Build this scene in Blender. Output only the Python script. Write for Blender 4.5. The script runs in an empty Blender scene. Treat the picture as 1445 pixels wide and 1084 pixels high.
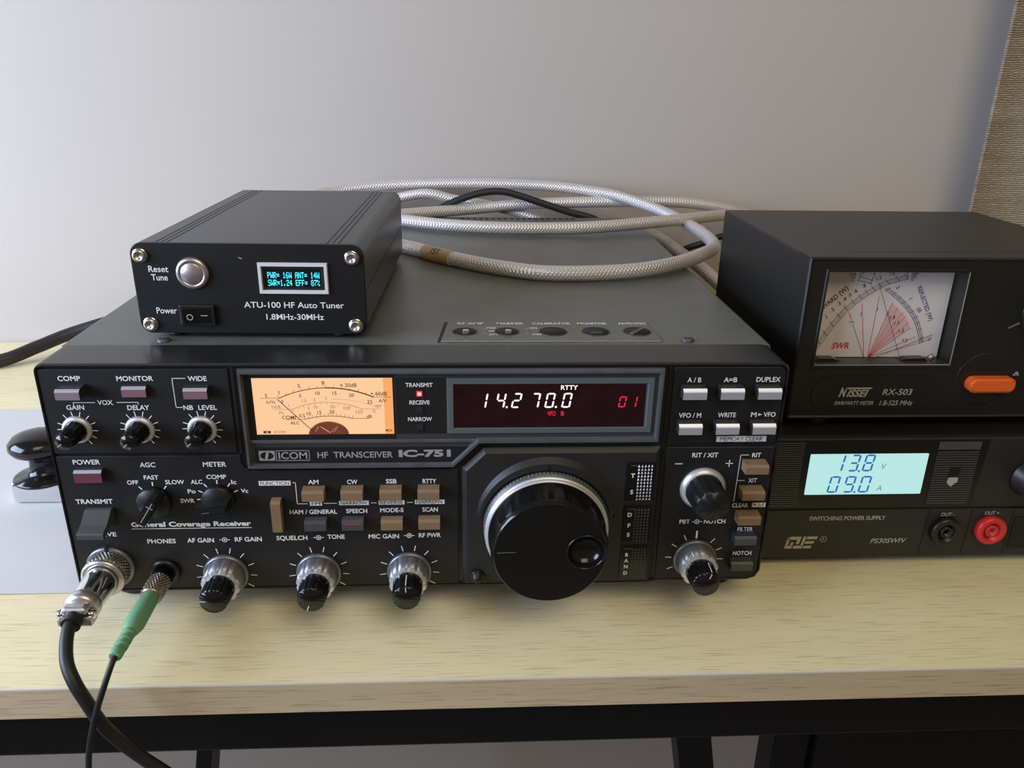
import bpy, bmesh, math, random
from mathutils import Vector, Matrix
random.seed(7)
S = bpy.context.scene
COL = S.collection
R = math.radians
PI = math.pi
DZ = 14.0          # mm: the radio's underside stands 14 mm above the desk top; all builders work in mm

# ------------------------------------------------------------------ camera, light, exposure
cam_d = bpy.data.cameras.new('camera'); cam = bpy.data.objects.new('camera', cam_d); COL.objects.link(cam)
cam_d.sensor_width = 36.0; cam_d.lens = 1130.44 / 1445 * 36; cam_d.clip_start = 0.01
cam.location = (0.0200, -0.3048, 0.2183 + DZ / 1000)
cam.rotation_euler = (Matrix.Rotation(-0.0556192, 3, 'Z') @ Matrix.Rotation(1.1958240, 3, 'X') @ Matrix.Rotation(0.0168272, 3, 'Z')).to_euler()
S.camera = cam
S.view_settings.view_transform = 'Standard'
S.view_settings.look = 'None'
S.view_settings.gamma = 1.0
S.view_settings.use_curve_mapping = False
S.view_settings.exposure = 0.0

W = bpy.data.worlds.new('room_light'); S.world = W; W.use_nodes = True
bg = W.node_tree.nodes['Background']; bg.inputs[0].default_value = (1.0, 0.80, 0.56, 1); bg.inputs[1].default_value = 0.17

def area(name, loc, target, sx, sy, power, color):
    d = bpy.data.lights.new(name, 'AREA'); d.shape = 'RECTANGLE'; d.size = sx; d.size_y = sy; d.energy = power; d.color = color
    o = bpy.data.objects.new(name, d); COL.objects.link(o); o.location = loc
    o.rotation_euler = (Vector(target) - Vector(loc)).to_track_quat('-Z', 'Y').to_euler()
    return o
area('window_daylight', (-0.95, -0.22, 0.38), (0.10, 0.30, 0.15), 0.9, 0.52, 21.5, (0.60, 0.735, 1.0))
area('warm_fill', (0.35, -1.05, 1.4), (0.05, 0.1, 0.0), 1.0, 0.8, 10.0, (1.0, 0.86, 0.60))  # warm fill added above and behind the camera, lifts desk and front faces

# ------------------------------------------------------------------ materials
def mat(name, col, rough=0.5, metal=0.0, emit=None, es=1.0, bump=0.0, bscale=400.0, var=0.0, vscale=60.0, coat=0.0, spec=0.5, stretch=(1, 1, 1)):
    m = bpy.data.materials.new(name); m.use_nodes = True
    nt = m.node_tree; b = nt.nodes['Principled BSDF']
    b.inputs['Base Color'].default_value = (*col, 1); b.inputs['Roughness'].default_value = rough; b.inputs['Metallic'].default_value = metal
    b.inputs['Specular IOR Level'].default_value = spec
    if coat: b.inputs['Coat Weight'].default_value = coat; b.inputs['Coat Roughness'].default_value = 0.05
    if emit: b.inputs['Emission Color'].default_value = (*emit, 1); b.inputs['Emission Strength'].default_value = es
    tc = None
    if var or bump:
        tc = nt.nodes.new('ShaderNodeTexCoord'); mp = nt.nodes.new('ShaderNodeMapping'); mp.inputs['Scale'].default_value = stretch
        nt.links.new(tc.outputs['Object'], mp.inputs[0])
    if var:
        n = nt.nodes.new('ShaderNodeTexNoise'); n.inputs['Scale'].default_value = vscale; n.inputs['Detail'].default_value = 5
        nt.links.new(mp.outputs[0], n.inputs['Vector'])
        r = nt.nodes.new('ShaderNodeMapRange'); r.inputs['From Min'].default_value = 0.3; r.inputs['From Max'].default_value = 0.7
        r.inputs['To Min'].default_value = 1 - var; r.inputs['To Max'].default_value = 1 + var
        nt.links.new(n.outputs['Fac'], r.inputs['Value'])
        mx = nt.nodes.new('ShaderNodeVectorMath'); mx.operation = 'SCALE'; mx.inputs[0].default_value = col
        nt.links.new(r.outputs[0], mx.inputs['Scale']); nt.links.new(mx.outputs[0], b.inputs['Base Color'])
    if bump:
        n2 = nt.nodes.new('ShaderNodeTexNoise'); n2.inputs['Scale'].default_value = bscale; n2.inputs['Detail'].default_value = 3
        nt.links.new(mp.outputs[0], n2.inputs['Vector'])
        bp = nt.nodes.new('ShaderNodeBump'); bp.inputs['Strength'].default_value = bump; bp.inputs['Distance'].default_value = 0.0004
        nt.links.new(n2.outputs['Fac'], bp.inputs['Height']); nt.links.new(bp.outputs[0], b.inputs['Normal'])
    return m

def wood(name, c1, c2, dark, rough=0.42):
    m = bpy.data.materials.new(name); m.use_nodes = True; nt = m.node_tree; b = nt.nodes['Principled BSDF']
    N = nt.nodes.new; L = nt.links.new
    tc = N('ShaderNodeTexCoord')
    m1 = N('ShaderNodeMapping'); m1.inputs['Scale'].default_value = (2.2, 26, 26); L(tc.outputs['Object'], m1.inputs[0])
    n1 = N('ShaderNodeTexNoise'); n1.inputs['Scale'].default_value = 1.6; n1.inputs['Detail'].default_value = 6; n1.inputs['Distortion'].default_value = 0.6; L(m1.outputs[0], n1.inputs['Vector'])
    r1 = N('ShaderNodeValToRGB'); r1.color_ramp.elements[0].color = (*c2, 1); r1.color_ramp.elements[1].color = (*c1, 1)
    r1.color_ramp.elements[0].position = 0.32; r1.color_ramp.elements[1].position = 0.62; L(n1.outputs['Fac'], r1.inputs[0])
    m2 = N('ShaderNodeMapping'); m2.inputs['Scale'].default_value = (52, 1300, 1300); L(tc.outputs['Object'], m2.inputs[0])
    n2 = N('ShaderNodeTexNoise'); n2.inputs['Scale'].default_value = 1.0; n2.inputs['Detail'].default_value = 3; L(m2.outputs[0], n2.inputs['Vector'])
    r2 = N('ShaderNodeValToRGB'); r2.color_ramp.elements[0].color = (1, 1, 1, 1); r2.color_ramp.elements[1].color = (0, 0, 0, 1)
    r2.color_ramp.elements[0].position = 0.32; r2.color_ramp.elements[1].position = 0.44; L(n2.outputs['Fac'], r2.inputs[0])
    sc = N('ShaderNodeMath'); sc.operation = 'MULTIPLY'; sc.inputs[1].default_value = 0.62; L(r2.outputs[0], sc.inputs[0])
    mx = N('ShaderNodeMix'); mx.data_type = 'RGBA'; L(sc.outputs[0], mx.inputs['Factor']); L(r1.outputs[0], mx.inputs['A']); mx.inputs['B'].default_value = (*dark, 1)
    L(mx.outputs['Result'], b.inputs['Base Color']); b.inputs['Roughness'].default_value = rough
    bp = N('ShaderNodeBump'); bp.inputs['Strength'].default_value = 0.12; bp.inputs['Distance'].default_value = 0.0003; bp.invert = True
    L(r2.outputs[0], bp.inputs['Height']); L(bp.outputs[0], b.inputs['Normal'])
    return m

def braid(name, col):
    """silver-white woven sleeve: crossing helical strands from the tube's own UV"""
    m = bpy.data.materials.new(name); m.use_nodes = True; nt = m.node_tree; b = nt.nodes['Principled BSDF']
    N = nt.nodes.new; L = nt.links.new
    uv = N('ShaderNodeUVMap'); sp = N('ShaderNodeSeparateXYZ'); L(uv.outputs[0], sp.inputs[0])
    def tri(sign):
        a = N('ShaderNodeMath'); a.operation = 'MULTIPLY_ADD'; L(sp.outputs['Y'], a.inputs[0]); a.inputs[1].default_value = sign * 16.0
        c = N('ShaderNodeMath'); c.operation = 'MULTIPLY'; L(sp.outputs['X'], c.inputs[0]); c.inputs[1].default_value = 0.9
        L(c.outputs[0], a.inputs[2])
        w = N('ShaderNodeMath'); w.operation = 'PINGPONG'; w.inputs[1].default_value = 1.0; L(a.outputs[0], w.inputs[0])
        return w
    t1, t2 = tri(1), tri(-1)
    mu = N('ShaderNodeMath'); mu.operation = 'MULTIPLY'; L(t1.outputs[0], mu.inputs[0]); L(t2.outputs[0], mu.inputs[1])
    cr = N('ShaderNodeValToRGB'); cr.color_ramp.elements[0].color = (col[0] * .74, col[1] * .72, col[2] * .71, 1); cr.color_ramp.elements[1].color = (*col, 1)
    cr.color_ramp.elements[1].position = 0.5; L(mu.outputs[0], cr.inputs[0]); L(cr.outputs[0], b.inputs['Base Color'])
    bp = N('ShaderNodeBump'); bp.inputs['Strength'].default_value = 0.7; bp.inputs['Distance'].default_value = 0.0006
    L(mu.outputs[0], bp.inputs['Height']); L(bp.outputs[0], b.inputs['Normal'])
    b.inputs['Roughness'].default_value = 0.3; b.inputs['Metallic'].default_value = 0.4
    return m

def linen(name):
    m = bpy.data.materials.new(name); m.use_nodes = True; nt = m.node_tree; b = nt.nodes['Principled BSDF']
    N = nt.nodes.new; L = nt.links.new
    tc = N('ShaderNodeTexCoord')
    def stretched(sc, scale, detail=4):
        mp = N('ShaderNodeMapping'); mp.inputs['Scale'].default_value = sc; L(tc.outputs['Object'], mp.inputs[0])
        n = N('ShaderNodeTexNoise'); n.inputs['Scale'].default_value = scale; n.inputs['Detail'].default_value = detail; L(mp.outputs[0], n.inputs['Vector']); return n
    wv = N('ShaderNodeTexWave'); wv.bands_direction = 'Z'; wv.inputs['Scale'].default_value = 190; wv.inputs['Distortion'].default_value = 4.5; wv.inputs['Detail'].default_value = 2; wv.inputs['Detail Scale'].default_value = 1.2; L(tc.outputs['Object'], wv.inputs['Vector'])
    warp = stretched((420, 420, 500), 1.0); slub = stretched((14, 14, 110), 1.0, 6)
    ad = N('ShaderNodeMath'); ad.operation = 'ADD'; L(wv.outputs['Fac'], ad.inputs[0]); L(slub.outputs['Fac'], ad.inputs[1])
    ad2 = N('ShaderNodeMath'); ad2.operation = 'MULTIPLY_ADD'; L(warp.outputs['Fac'], ad2.inputs[0]); ad2.inputs[1].default_value = 0.5; L(ad.outputs[0], ad2.inputs[2])
    cr = N('ShaderNodeValToRGB'); cr.color_ramp.elements[0].position = 0.28; cr.color_ramp.elements[1].position = 0.72
    mr = N('ShaderNodeMath'); mr.operation = 'MULTIPLY'; mr.inputs[1].default_value = 0.40; L(ad2.outputs[0], mr.inputs[0]); L(mr.outputs[0], cr.inputs[0])
    cr.color_ramp.elements[0].color = (0.16, 0.125, 0.08, 1); cr.color_ramp.elements[1].color = (0.52, 0.44, 0.31, 1)
    L(cr.outputs[0], b.inputs['Base Color']); b.inputs['Roughness'].default_value = 0.9
    bp = N('ShaderNodeBump'); bp.inputs['Strength'].default_value = 0.8; bp.inputs['Distance'].default_value = 0.0008; L(ad2.outputs[0], bp.inputs['Height']); L(bp.outputs[0], b.inputs['Normal'])
    return m

def glass(name, tint=(1, 1, 1), refl=0.035):
    m = bpy.data.materials.new(name); m.use_nodes = True; nt = m.node_tree; nt.nodes.clear()
    N = nt.nodes.new; L = nt.links.new
    out = N('ShaderNodeOutputMaterial'); t = N('ShaderNodeBsdfTransparent'); t.inputs[0].default_value = (*tint, 1)
    g = N('ShaderNodeBsdfGlossy'); g.inputs['Roughness'].default_value = 0.04
    mx = N('ShaderNodeMixShader'); mx.inputs[0].default_value = refl
    L(t.outputs[0], mx.inputs[1]); L(g.outputs[0], mx.inputs[2]); L(mx.outputs[0], out.inputs[0])
    return m

M = {}
M['black'] = mat('black_textured_plastic', (0.0125, 0.013, 0.014), 0.27, bump=0.12, bscale=1500)
M['dialblack'] = mat('matt_black_dial_panel', (0.016, 0.0165, 0.0175), 0.5, bump=0.2, bscale=1500)
M['panel'] = mat('black_printed_panel', (0.0088, 0.0088, 0.0098), 0.5, bump=0.12, bscale=2500)
M['deep'] = mat('deep_black', (0.004, 0.004, 0.004), 0.6)
M['gloss'] = mat('glossy_black_plastic', (0.006, 0.006, 0.006), 0.16)
M['satin'] = mat('satin_black_plastic', (0.008, 0.008, 0.008), 0.38)
M['facecap'] = mat('matt_black_cap', (0.006, 0.0057, 0.0052), 0.5, spec=0.25)
M['white'] = mat('white_print', (0.86, 0.86, 0.86), 0.55)
M['dimprint'] = mat('grey_print', (0.42, 0.42, 0.41), 0.55)
M['faint'] = mat('worn_grey_print', (0.14, 0.14, 0.14), 0.6)
M['cover'] = mat('grey_green_painted_steel', (0.112, 0.119, 0.109), 0.36, bump=0.3, bscale=900, var=0.12, vscale=40)
M['bezel'] = mat('smoky_acrylic_bezel', (0.085, 0.09, 0.098), 0.28, var=0.2, vscale=90)
M['bezelin'] = mat('inner_bezel_grey', (0.045, 0.047, 0.052), 0.4)
M['framegrey'] = mat('blue_grey_display_frame', (0.10, 0.125, 0.135), 0.4)
M['strip'] = mat('name_strip_black', (0.014, 0.0135, 0.0155), 0.35)
M['stripprint'] = mat('name_strip_silver_print', (0.36, 0.34, 0.36), 0.4)
M['tan'] = mat('tan_button_plastic', (0.235, 0.155, 0.088), 0.42, bump=0.15, bscale=1600)
M['greybtn'] = mat('dark_grey_button_plastic', (0.06, 0.064, 0.066), 0.4)
M['hood'] = mat('button_hood_grey', (0.03, 0.034, 0.036), 0.35)
M['silverbtn'] = mat('silver_button_face', (0.44, 0.45, 0.50), 0.34, metal=0.25)
M['btnglint'] = mat('button_crest_highlight', (0.9, 0.9, 0.92), 0.3, metal=0.2)  # near-white colour paints the highlight on the silver buttons' top bevel
M['crest'] = mat('mauve_crest_highlight', (0.42, 0.40, 0.44), 0.36, metal=0.15)  # lighter colour paints the highlight along mauve and maroon button tops
M['mauve'] = mat('mauve_grey_button_face', (0.27, 0.21, 0.235), 0.34, metal=0.1)
M['mauve2'] = mat('dusky_pink_button_face', (0.24, 0.12, 0.155), 0.34)
M['maroon'] = mat('maroon_button_face', (0.15, 0.045, 0.065), 0.34)
M['redline'] = mat('red_print', (0.55, 0.05, 0.05), 0.5)
M['silver'] = mat('brushed_silver', (0.66, 0.66, 0.67), 0.40, metal=0.6)
M['smoke'] = mat('smoky_grey_metal', (0.20, 0.205, 0.22), 0.33, metal=0.6)
M['crown'] = mat('silver_knob_crown', (0.72, 0.72, 0.73), 0.32, metal=0.65)
M['chrome'] = mat('chrome', (0.78, 0.78, 0.80), 0.10, metal=1.0)
M['nickel'] = mat('nickel', (0.62, 0.57, 0.555), 0.32, metal=0.9)
M['knurl'] = mat('dark_nickel_knurling', (0.30, 0.28, 0.26), 0.35, metal=1.0)
M['bronze'] = mat('old_bronze_knurling', (0.36, 0.29, 0.22), 0.38, metal=0.9)
M['gunmetal'] = mat('dial_ring_grey', (0.10, 0.105, 0.11), 0.38, metal=0.4)
M['amber'] = mat('backlit_amber_scale', (0.03, 0.02, 0.01), 0.6, emit=(0.98, 0.585, 0.325), es=1.0, spec=0.2)
M['amber2'] = mat('backlit_orange_edge', (0.03, 0.02, 0.01), 0.6, emit=(0.93, 0.39, 0.125), es=1.0, spec=0.2)
M['scaleink'] = mat('dark_scale_ink', (0.03, 0.014, 0.008), 0.6, emit=(0.075, 0.024, 0.008), es=1.0)
M['scaleink2'] = mat('faded_mauve_scale_ink', (0.03, 0.02, 0.02), 0.6, emit=(0.40, 0.20, 0.16), es=1.0)
M['hub'] = mat('red_brown_meter_hub', (0.26, 0.065, 0.035), 0.3)
M['hub2'] = mat('copper_meter_hub_pattern', (0.5, 0.2, 0.1), 0.3)
M['disp'] = mat('dark_red_display_window', (0.022, 0.0045, 0.007), 0.22, var=0.25, vscale=120)
M['digit'] = mat('lit_white_digits', (0.1, 0.1, 0.1), 0.5, emit=(1.0, 0.95, 0.86), es=1.1)
M['reddigit'] = mat('lit_red_digits', (0.05, 0.01, 0.01), 0.5, emit=(0.80, 0.012, 0.045), es=1.0)
M['ledred'] = mat('lit_red_lamp', (0.1, 0.01, 0.01), 0.3, emit=(0.85, 0.02, 0.07), es=1.0)
M['ledcore'] = mat('lit_lamp_core', (0.1, 0.06, 0.06), 0.3, emit=(1.0, 0.55, 0.55), es=1.1)
M['ledoff'] = mat('unlit_lamp', (0.02, 0.03, 0.03), 0.25)
M['atu'] = mat('anodised_black_case', (0.052, 0.056, 0.064), 0.36, metal=0.2, bump=0.1, bscale=2500)
M['atuface'] = mat('satin_black_faceplate', (0.0075, 0.0075, 0.009), 0.42)
M['oledframe'] = mat('white_display_frame', (0.72, 0.72, 0.76), 0.4)
M['oled'] = mat('oled_glass', (0.004, 0.008, 0.014), 0.12)
M['oledtext'] = mat('lit_cyan_characters', (0.1, 0.7, 0.8), 0.5, emit=(0.05, 0.78, 0.92), es=1.0)
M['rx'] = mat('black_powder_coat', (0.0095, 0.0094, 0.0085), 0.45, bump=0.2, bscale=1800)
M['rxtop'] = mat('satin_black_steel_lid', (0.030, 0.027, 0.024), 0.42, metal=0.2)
M['rxscale'] = mat('white_meter_scale', (0.74, 0.69, 0.69), 0.7)
M['blackink'] = mat('black_scale_ink', (0.02, 0.02, 0.022), 0.6)
M['blueink'] = mat('blue_scale_ink', (0.035, 0.06, 0.22), 0.6)
M['redink'] = mat('red_scale_ink', (0.62, 0.05, 0.05), 0.6)
M['paleredink'] = mat('pale_red_scale_wedge', (0.73, 0.47, 0.46), 0.7)
M['window'] = glass('clear_meter_window')
M['orange'] = mat('orange_push_button', (0.80, 0.13, 0.022), 0.38)
M['psu'] = mat('charcoal_psu_front', (0.0165, 0.0172, 0.0165), 0.5, bump=0.25, bscale=1500)
M['psudark'] = mat('black_display_panel', (0.006, 0.0065, 0.0065), 0.3)
M['rib'] = mat('grey_ribs', (0.060, 0.062, 0.060), 0.4)
M['lcd'] = mat('backlit_cyan_lcd', (0.02, 0.02, 0.02), 0.5, emit=(0.475, 0.79, 0.765), es=1.0, spec=0.2)
M['lcdink'] = mat('blue_lcd_segments', (0.01, 0.01, 0.01), 0.5, emit=(0.012, 0.15, 0.50), es=1.0, spec=0.2)
M['lcdgrey'] = mat('grey_lcd_print', (0.01, 0.01, 0.01), 0.5, emit=(0.12, 0.27, 0.29), es=1.0, spec=0.2)
M['redpost'] = mat('red_terminal', (0.62, 0.025, 0.03), 0.35)
M['logo'] = mat('champagne_logo', (0.42, 0.39, 0.30), 0.4, metal=0.3)
M['green'] = mat('green_plug_rubber', (0.155, 0.36, 0.20), 0.5)
M['rubber'] = mat('black_cable_jacket', (0.012, 0.012, 0.0125), 0.48)
M['kapton'] = mat('amber_tape', (0.43, 0.30, 0.175), 0.4)
M['coax'] = braid('silver_braid', (0.84, 0.80, 0.79))
M['paper'] = mat('white_paper', (0.60, 0.58, 0.56), 0.8, var=0.02, vscale=8)
M['bakelite'] = mat('black_bakelite', (0.008, 0.008, 0.0085), 0.14)
M['frame'] = mat('black_desk_frame', (0.0035, 0.0034, 0.0034), 0.45, spec=0.3)
M['wall'] = mat('painted_wall', (0.50, 0.452, 0.405), 0.85, bump=0.15, bscale=300, var=0.015, vscale=4)
M['floor'] = mat('floor', (0.25, 0.23, 0.22), 0.6, var=0.1, vscale=6)
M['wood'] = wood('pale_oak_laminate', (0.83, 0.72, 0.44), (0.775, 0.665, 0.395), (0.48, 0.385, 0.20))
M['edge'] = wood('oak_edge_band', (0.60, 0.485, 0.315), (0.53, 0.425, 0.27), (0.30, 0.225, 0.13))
M['edgeline'] = mat('edge_band_lip', (0.72, 0.66, 0.52), 0.4)
M['linen'] = linen('woven_linen')

# ------------------------------------------------------------------ mesh builder (mm)
class MB:
    def __init__(s): s.v = []; s.f = []; s.m = []; s.sm = []; s.mats = []; s.uv = {}
    def mi(s, key):
        if key not in s.mats: s.mats.append(key)
        return s.mats.index(key)
    def add(s, vs, fs, key, smooth=False, X=None, uvs=None):
        b = len(s.v)
        for p in vs:
            p = Vector(p)
            s.v.append(X @ p if X else p)
        i = s.mi(key)
        for k, f in enumerate(fs):
            if uvs: s.uv[len(s.f)] = uvs[k]
            s.f.append([b + q for q in f]); s.m.append(i); s.sm.append(smooth)
        return s
    def bm(s, bm, key, smooth=False, X=None):
        bm.verts.index_update()
        s.add([v.co.copy() for v in bm.verts], [[v.index for v in f.verts] for f in bm.faces], key, smooth, X); bm.free(); return s
    def box(s, x0, x1, y0, y1, z0, z1, key, bev=0.0, seg=2, X=None, front_only=False):
        b = bmesh.new()
        vs = [b.verts.new((x, y, z)) for x in (x0, x1) for y in (y0, y1) for z in (z0, z1)]
        for f in ((0, 1, 3, 2), (4, 6, 7, 5), (0, 4, 5, 1), (2, 3, 7, 6), (0, 2, 6, 4), (1, 5, 7, 3)): b.faces.new([vs[i] for i in f])
        if bev:
            es = [e for e in b.edges if not front_only or min(e.verts[0].co.y, e.verts[1].co.y) == min(y0, y1)]
            bmesh.ops.bevel(b, geom=es, offset=bev, segments=seg, affect='EDGES', profile=0.5)
        bmesh.ops.recalc_face_normals(b, faces=b.faces[:])
        return s.bm(b, key, False, X)
    def prism(s, poly, y0, y1, key, bev=0.0, X=None, seg=1):
        """polygon in x,z extruded from y0 (front, the smaller y) back to y1"""
        b = bmesh.new()
        fr = [b.verts.new((x, y0, z)) for x, z in poly]; bk = [b.verts.new((x, y1, z)) for x, z in poly]
        n = len(poly); b.faces.new(fr); b.faces.new(bk[::-1])
        for i in range(n): b.faces.new((fr[i], bk[i], bk[(i + 1) % n], fr[(i + 1) % n]))
        bmesh.ops.recalc_face_normals(b, faces=b.faces[:])
        if bev: bmesh.ops.bevel(b, geom=[e for e in b.edges if e.verts[0].co.y == y0 and e.verts[1].co.y == y0], offset=bev, segments=seg, affect='EDGES')
        return s.bm(b, key, False, X)
    def zprism(s, poly, z0, z1, key, bev=0.0):
        X = Matrix(((1, 0, 0, 0), (0, 0, 1, 0), (0, -1, 0, 0), (0, 0, 0, 1)))   # (x,y,z)->(x,z,-y)
        return s.prism(poly, -z1, -z0, key, bev, X)
    def flat(s, poly, y, key, X=None):
        s.add([(x, y, z) for x, z in poly], [list(range(len(poly)))], key, False, X); return s
    def rect(s, x0, x1, z0, z1, y, key, X=None): return s.flat([(x0, z0), (x1, z0), (x1, z1), (x0, z1)], y, key, X)
    def line(s, pts, w, y, key, X=None):
        for (ax, az), (bx, bz) in zip(pts, pts[1:]):
            d = Vector((bx - ax, bz - az)); l = d.length
            if l < 1e-6: continue
            d /= l; n = Vector((-d.y, d.x)) * w / 2; e = d * w * 0.3
            s.flat([(ax - e.x + n.x, az - e.y + n.y), (ax - e.x - n.x, az - e.y - n.y), (bx + e.x - n.x, bz + e.y - n.y), (bx + e.x + n.x, bz + e.y + n.y)], y, key, X)
        return s
    def ring(s, x, z, r0, r1, y, key, n=32, a0=0, a1=360, X=None):
        vs = []; fs = []
        for i in range(n + 1):
            a = R(a0 + (a1 - a0) * i / n); c, q = math.cos(a), math.sin(a)
            vs += [(x + r0 * c, y, z + r0 * q), (x + r1 * c, y, z + r1 * q)]
            if i: fs.append([2 * i - 2, 2 * i - 1, 2 * i + 1, 2 * i])
        s.add(vs, fs, key, False, X); return s
    def lathe(s, prof, c, key, axis='-y', n=48, flute=None, smooth=True, X=None, caps=True):
        """prof: (radius, distance along axis). flute(angle, radius, distance) -> radius"""
        cx, cy, cz = c; vs = []; fs = []
        for r, d in prof:
            for i in range(n):
                a = 2 * PI * i / n; rr = flute(a, r, d) if flute else r
                if axis == '-y': vs.append((cx + rr * math.cos(a), cy - d, cz + rr * math.sin(a)))
                else: vs.append((cx + rr * math.cos(a), cy + rr * math.sin(a), cz + d))
        for k in range(len(prof) - 1):
            for i in range(n):
                j = (i + 1) % n
                fs.append([k * n + i, k * n + j, (k + 1) * n + j, (k + 1) * n + i])
        if caps and prof[0][0] > 0.001: fs.append(list(range(n))[::-1])
        if caps and prof[-1][0] > 0.001: fs.append([(len(prof) - 1) * n + i for i in range(n)])
        s.add(vs, fs, key, smooth, X); return s
    def tube(s, pts, r, key, n=16, sub=8, closed_ends=True, rad=None, flat=1.0):
        P = [Vector(p) for p in pts]; Q = []; T = []
        for i in range(len(P) - 1):
            a = P[max(i - 1, 0)]; b = P[i]; c = P[i + 1]; d = P[min(i + 2, len(P) - 1)]
            for k in range(sub):
                t = k / sub
                Q.append(0.5 * ((2 * b) + (c - a) * t + (2 * a - 5 * b + 4 * c - d) * t * t + (3 * b - a - 3 * c + d) * t ** 3)); T.append(i + t)
        Q.append(P[-1]); T.append(len(P) - 1)
        up = Vector((0, 0, 1)); vs = []; fs = []; uvs = []; L = 0.0; LL = []
        prev = None
        for i, q in enumerate(Q):
            t = (Q[min(i + 1, len(Q) - 1)] - Q[max(i - 1, 0)]).normalized()
            if prev is None:
                nrm = (up - t * up.dot(t)); nrm = nrm.normalized() if nrm.length > 0.05 else t.orthogonal().normalized()
            else: nrm = (prev - t * prev.dot(t)).normalized()
            prev = nrm; bn = t.cross(nrm)
            if i: L += (q - Q[i - 1]).length
            LL.append(L)
            rr = rad(T[i]) if rad else r
            for k in range(n):
                a = 2 * PI * k / n
                vs.append(q + nrm * (rr * math.cos(a)) + bn * (rr * flat * math.sin(a)))
        for i in range(len(Q) - 1):
            for k in range(n):
                j = (k + 1) % n
                fs.append([i * n + k, i * n + j, (i + 1) * n + j, (i + 1) * n + k])
                uvs.append([(LL[i], k / n), (LL[i], (k + 1) / n), (LL[i + 1], (k + 1) / n), (LL[i + 1], k / n)])
        s.add(vs, fs, key, True, None, uvs)
        if closed_ends:
            m = (len(Q) - 1) * n
            s.add([vs[k] for k in range(n)], [list(range(n))[::-1]], key); s.add([vs[m + k] for k in range(n)], [list(range(n))], key)
        return s
    def text(s, t, x, z, h, y, key, w=None, bold=0.017, shear=0.0, align=0.5, X=None, rot=0.0, track=1.0, maxw=None):
        vs, fs, x0, x1 = glyphs(t, bold, shear, track)
        k = h / CAP; kx = (w / (x1 - x0)) if w else k
        if maxw and (x1 - x0) * kx > maxw: kx = maxw / (x1 - x0)
        c, q = math.cos(R(rot)), math.sin(R(rot)); out = []
        for a, b in vs:
            px = (a - x0 - (x1 - x0) * align) * kx; pz = (b - CAP / 2) * k
            out.append((x + px * c - pz * q, y, z + px * q + pz * c))
        s.add(out, fs, key, False, X); return s
    def seg7(s, ch, x, z, w, h, y, key, t=0.5, slant=0.15, X=None, gap=0.16):
        on = {'0': 'abcdef', '1': 'bc', '2': 'abged', '3': 'abgcd', '4': 'fgbc', '5': 'afgcd', '6': 'afgedc', '7': 'abc', '8': 'abcdefg', '9': 'abcdfg'}[ch]
        def P(a, b): return (x + a + b * slant, z + b)
        hw, hh = w / 2, h / 2
        def hor(zz): return [P(-hw + gap + t * .5, zz), P(-hw + gap + t, zz + t / 2), P(hw - gap - t, zz + t / 2), P(hw - gap - t * .5, zz), P(hw - gap - t, zz - t / 2), P(-hw + gap + t, zz - t / 2)]
        def ver(xx, z0, z1): return [P(xx, z0 + gap), P(xx + t / 2, z0 + gap + t / 2), P(xx + t / 2, z1 - gap - t / 2), P(xx, z1 - gap), P(xx - t / 2, z1 - gap - t / 2), P(xx - t / 2, z0 + gap + t / 2)]
        e = hw - t / 2
        G = {'a': hor(hh - t / 2), 'g': hor(0), 'd': hor(-hh + t / 2), 'f': ver(-e, 0, hh), 'b': ver(e, 0, hh), 'e': ver(-e, -hh, 0), 'c': ver(e, -hh, 0)}
        for k in on: s.flat(G[k], y, key, X)
        return s
    def build(s, name, parent=None, origin=None, autosmooth=None):
        vs = [Vector((p.x, p.y, p.z + DZ)) / 1000 for p in s.v]
        lo = Vector([min(p[i] for p in vs) for i in range(3)]); hi = Vector([max(p[i] for p in vs) for i in range(3)])
        o = Vector((origin[0], origin[1], origin[2] + DZ)) / 1000 if origin else (lo + hi) / 2
        me = bpy.data.meshes.new(name); me.from_pydata([p - o for p in vs], [], s.f)
        for k in s.mats: me.materials.append(M[k])
        me.polygons.foreach_set('material_index', s.m); me.polygons.foreach_set('use_smooth', s.sm)
        if s.uv:
            uvl = me.uv_layers.new(name='UVMap')
            for pi, uvs in s.uv.items():
                for li, c in zip(me.polygons[pi].loop_indices, uvs): uvl.data[li].uv = c
        me.update()
        if autosmooth: me.set_sharp_from_angle(angle=R(autosmooth))
        ob = bpy.data.objects.new(name, me); COL.objects.link(ob)
        par = Vector((0, 0, 0)); q = parent
        while q: par += Vector(q.location); q = q.parent
        ob.location = o - par
        if parent: ob.parent = parent
        return ob

CAP = 0.7
_gl = {}
def glyphs(t, bold=0.0, shear=0.0, track=1.0):
    k = (t, bold, shear, track)
    if k in _gl: return _gl[k]
    cu = bpy.data.curves.new('lettering', 'FONT'); cu.body = t; cu.size = 1.0; cu.resolution_u = 3; cu.offset = bold; cu.shear = shear; cu.space_character = track
    ob = bpy.data.objects.new('lettering', cu); COL.objects.link(ob)
    me = bpy.data.meshes.new_from_object(ob.evaluated_get(bpy.context.evaluated_depsgraph_get()))
    vs = [(v.co.x, v.co.y) for v in me.vertices]; fs = [list(p.vertices) for p in me.polygons]
    bpy.data.objects.remove(ob); bpy.data.curves.remove(cu); bpy.data.meshes.remove(me)
    xs = [v[0] for v in vs] or [0, 1]
    _gl[k] = (vs, fs, min(xs), max(xs)); return _gl[k]
_h = glyphs('H'); CAP = max(v[1] for v in _h[0]) - min(v[1] for v in _h[0])

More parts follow.
